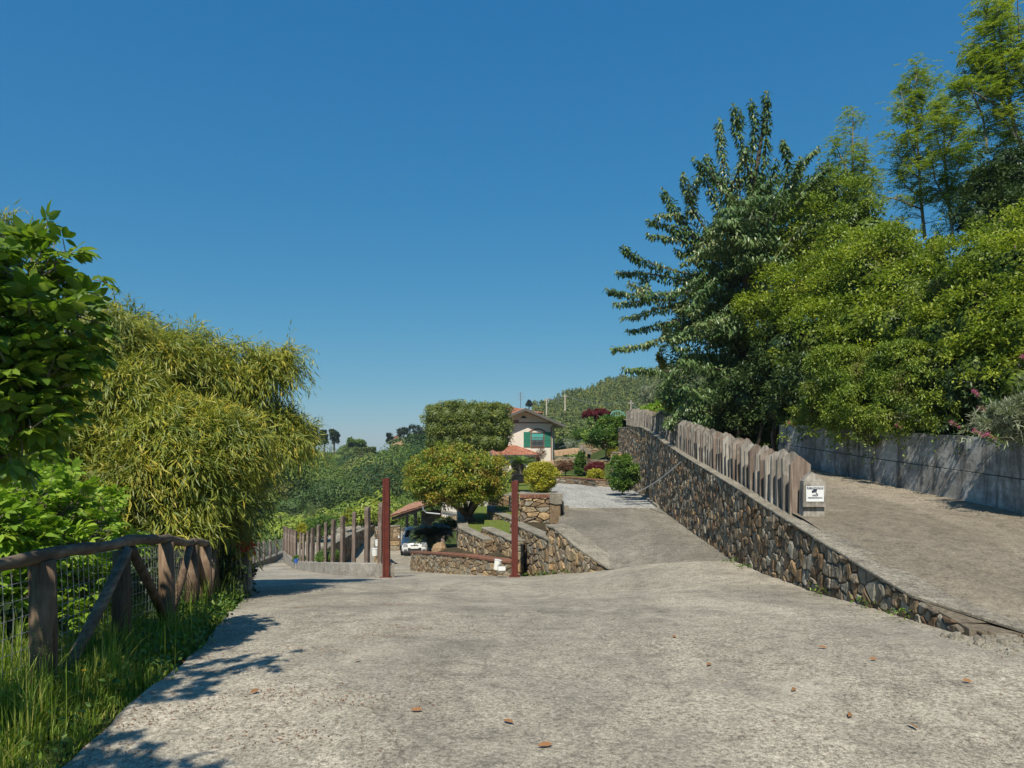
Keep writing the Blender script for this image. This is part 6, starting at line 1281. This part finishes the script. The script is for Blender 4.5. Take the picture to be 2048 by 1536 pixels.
mb = MB(); rr = random.Random(8)
for i in range(170):
    x, y = (4.15+rr.gauss(0, .28), 5.75+rr.gauss(0, .28)) if i % 3 else (4.2+rr.gauss(0, .12), 6.05+rr.gauss(0, .08)); sz = rr.uniform(.012, .045)*(1 if i > 12 else 1.8)
    if x < 3.75: continue
    z = float(zd(x, y))+.012*math.sin(x*1.7+.6*y); k = 6; vs = [(x+sz*math.cos(a)*rr.uniform(.7, 1.2), y+sz*math.sin(a)*rr.uniform(.7, 1.2), z-.01) for a in np.linspace(0, 5.24, k)]+[(x+sz*.6*math.cos(a), y+sz*.6*math.sin(a), z+sz*.55*rr.uniform(.7, 1.2)) for a in np.linspace(0, 5.24, k)]
    mb.add(vs, [(j, (j+1) % k, k+(j+1) % k, k+j) for j in range(k)]+[tuple(range(k, 2*k))])
o = mb.build('broken_concrete', M['coping']); tag(o, 'broken concrete crumbs and small stones at the low end of the long stone wall', 'rubble', kind='stuff')
# ------------------------------------------------------------------ far landscape
def far_trees(name, spots, hmin, hmax, per, lf, mat, label, seed, conic=False, pyr=None):
    r = np.random.default_rng(seed); parts = []
    x, y = spots; z = zg(x, y); n = len(x); H = r.uniform(hmin, hmax, n)*(1 if conic else np.clip((200-y)/110, .33, 1)); rt = r.random(n)**1.15
    for i in range(n):
        d = unit(r.normal(size=(per, 3))); d[:, 2] = np.where(d[:, 2] < -.2, -d[:, 2], d[:, 2]); rad = H[i]*(.26 if conic else .44)
        if conic: f = r.random(per); q = np.stack([d[:, 0]*rad*(1.05-f), d[:, 1]*rad*(1.05-f), H[i]*(.15+.85*f)], 1)
        else:
            k = 6; cc = r.normal(size=(k, 3))*rad*.38*[1, 1, .6]; q = cc[r.integers(0, k, per)]+d*rad*.58*[1, 1, .85]+[0, 0, H[i]*.55]
        parts.append(leaf_arrays(np.array([x[i], y[i], z[i]])+q, np.cross(d, r.normal(size=(per, 3))), d*1.3+[0, 0, .35]+.3*r.normal(size=(per, 3)), lf*(.6+.8*r.random(per)), lf*.65, T_S, np.clip(rt[i]*.9+.1*r.random(per), 0, 1)))
    o = np_mesh(name, parts, mat); tag(o, label, 'wood', kind='stuff'); return o
r = np.random.default_rng(20)
def spots(n, px0, px1, d0, d1, seed, pw=1.0):
    r = np.random.default_rng(seed); px = r.uniform(px0, px1, n); d = d0+(d1-d0)*r.random(n)**pw; return PX(px, d), d
far_trees('valley_woodland', spots(150, 380, 1010, 84, 180, 1), 5, 15, 2200, .27, L['forest'], 'dense mixed green woodland covering the valley side behind the yard', 2)
far_trees('valley_scrub', spots(150, 430, 860, 58, 84, 3), 2.0, 4.2, 520, .26, L['bank'], 'light green scrub on the slope just below the yard', 4)
far_trees('ridge_scrub', spots(130, 300, 1000, 176, 205, 5), 1.8, 3.6, 260, .5, L['forest'], 'low bushes along the crest of the left ridge', 6)
far_trees('hill_forest', spots(3600, 1066, 1420, 150, 330, 7, .8), 1.8, 4.2, 60, .6, L['hill'], 'conifer and broadleaf forest covering the hill behind the house', 8, True)
far_trees('slope_scrub', spots(60, 1090, 1300, 66, 120, 9), 2.0, 4.0, 420, .3, L['bank'], 'green scrub between the garden and the foot of the hill', 10)
def pine(px, pyb, pyt, d, rpx, label, seed, umb=.45, name='pine_tree', mat='pine', group=None):
    r = np.random.default_rng(seed); b0 = P(px, pyb, d); H = (pyb-pyt)/F*d; rad = rpx/F*d; rr = random.Random(seed)
    t = empty(name, tuple(b0), label=label, cat='tree', group=group); mb = MB(); mb.tube([b0-[0, 0, 3], b0+[rr.uniform(-.2, .2), 0, H*.5], b0+[0, 0, H*.93]], [.28, .2, .06], 7)
    bl = []
    for i in range(13):
        f = umb+(1-umb)*rr.random()*.9; a = rr.uniform(0, 6.28); q = rad*rr.uniform(.2, .8)*(1.15-f*.5); bl.append((b0[0]+q*math.cos(a), b0[1]+q*math.sin(a), b0[2]+H*f, rad*.45, rad*.45, H*.10))
        mb.tube([b0+[0, 0, H*(f-.06)], np.array(bl[-1][:3])], [.08, .03], 5)
    bl.append((b0[0], b0[1], b0[2]+H*.93, rad*.35, rad*.35, H*.08))
    np_mesh('crown', [blob_leaves(bl, 2600, .55, .26, sub=6, subr=.5, shell=.9)], L[mat], t); mb.build('trunk', M['bark'], t)
pine(628, 905, 855, 190, 13, 'dark pine nearest the bamboo on the left ridge', 1, .35)
pine(648, 903, 862, 190, 8, 'slim dark pine in the middle of the three ridge pines', 2, .35)
pine(669, 903, 862, 190, 11, 'dark pine standing right of the other ridge pines', 3, .45)
pine(702, 905, 877, 190, 15, 'pale round tree on the ridge right of the pines', 4, .3, 'ridge_tree', 'green')
pine(720, 905, 881, 192, 13, 'pale green low tree beside the pale round ridge tree', 5, .3, 'ridge_tree', 'green')
pine(806, 900, 857, 186, 15, 'dark tree just left of the tall ridge grove', 6, .3, 'ridge_tree', 'pine')
pine(828, 905, 848, 186, 22, 'tallest dark tree of the ridge grove beside the clipped tree', 7, .25, 'ridge_tree', 'pine')
pine(846, 905, 862, 184, 20, 'dark tree of the ridge grove touching the clipped tree', 8, .25, 'ridge_tree', 'pine')
pine(781, 890, 868, 195, 7, 'small dark tree behind the farmhouse chimney', 9, .3, 'ridge_tree', 'pine')
pine(1058, 815, 802, 262, 5, 'lone small dark pine on the skyline beside the roof', 10, .3)
# far farmhouse and hedge
def farm():
    d = 182; x0, x1 = PX(783, d), PX(806, d); zb = PZ(900, d); ze = PZ(884, d); za = PZ(876, d); t = empty('farmhouse', (x0, d, zb), label='small distant farmhouse with low gable roof on the left ridge', cat='house')
    mb = MB(); mb.prism([(x0, zb), (x1, zb), (x1, ze), ((x0+x1)/2+1, za), (x0, ze+.2)], d, d+7); mb.build('wall', M['pinkstone'], t)
    mb = MB(); mb.slab([(x0-1, d-.6, ze+.1), ((x0+x1)/2+1, d-.6, za+.25), ((x0+x1)/2+1, d+7.5, za+.25), (x0-1, d+7.5, ze+.1)], .2); mb.slab([((x0+x1)/2+1, d-.6, za+.26), (x1+.6, d-.6, ze+.1), (x1+.6, d+7.5, ze+.1), ((x0+x1)/2+1, d+7.5, za+.26)], .2); r_ = mb.build('roof', M['fascia'], t)
    mb = MB(); mb.box(x0+.3, x0+1.5, d+2, d+3.4, za-.6, za+.55); mb.build('chimney', M['brick'], r_)
    mb = MB(); mb.box(x0+1.0, x0+1.9, d-.03, d-.01, zb+.4, zb+1.5); mb.build('window', M['glass'], t)
farm()
for i, (pa, pb, py0, py1, d, lab) in enumerate(((680, 750, 899, 896, 176, 'long clipped hedge on the left ridge'), (783, 840, 893, 893, 174, 'clipped hedge in front of the distant farmhouse'))):
    n = 5000; r = np.random.default_rng(i); u = r.random(n); px = pa+(pb-pa)*u; z = PZ(py0+(py1-py0)*u, d)+(r.random(n)-.85)*1.1
    o = np_mesh('clipped_hedge', [leaf_arrays(np.stack([PX(px, d), d+r.random(n)*1.2, z], 1), r.normal(size=(n, 3)), r.normal(size=(n, 3))+[0, -.5, .8], .4, .25, T_S, r.random(n)*.5)], L['topiary']); tag(o, lab, 'hedge')
for (pa, pyb, pyt, d, lab) in ((1093, 830, 796, 150, 'leftmost pale utility pole on the hill'), (1130, 822, 788, 145, 'pale utility pole in the middle of the hill'), (1262, 850, 801, 120, 'pale pole on the hill above the garden gate')):
    mb = MB(); mb.tube([P(pa, pyb, d), P(pa, pyt, d)], [.16, .12], 6); mb.box(PX(pa, d)-.5, PX(pa, d)+.5, d-.05, d+.05, PZ(pyt, d)-.5, PZ(pyt, d)-.38); o = mb.build('utility_pole', M['soffit']); tag(o, lab, 'utility pole', 'utility poles on the hill')
mb = MB()
def wire(a, b_, sag, r=.035):
    a, b_ = np.array(a), np.array(b_); mb.tube([a*(1-f)+b_*f-[0, 0, sag*4*f*(1-f)] for f in np.linspace(0, 1, 16)], r, 4, caps=False)
wire(P(1130, 790, 145), P(1262, 803, 120), 1.0); wire(P(1093, 798, 150), P(1130, 791, 145), .3); wire(P(1262, 803, 120), P(1305, 830, 60), .5); wire(P(1130, 791, 145), P(1093, 798, 150), .5)
o = mb.build('overhead_wire', M['wire']); tag(o, 'thin overhead wires strung between the poles on the hill', 'wire')

# ------------------------------------------------------------------ air
mb = MB(); mb.box(-330, 330, -40, 345, -42, 46); hz = mb.build('haze', M['white']); hz['kind'] = 'stuff'
hm = bpy.data.materials.new('pale_haze'); hm.use_nodes = True; hn = hm.node_tree; hn.nodes.clear()
ho = hn.nodes.new('ShaderNodeOutputMaterial'); hv = hn.nodes.new('ShaderNodeVolumePrincipled'); hv.inputs['Color'].default_value = (.80, .88, 1, 1); hv.inputs['Density'].default_value = .0003; hv.inputs['Anisotropy'].default_value = .2
hn.links.new(hv.outputs[0], ho.inputs['Volume']); hz.data.materials.clear(); hz.data.materials.append(hm)
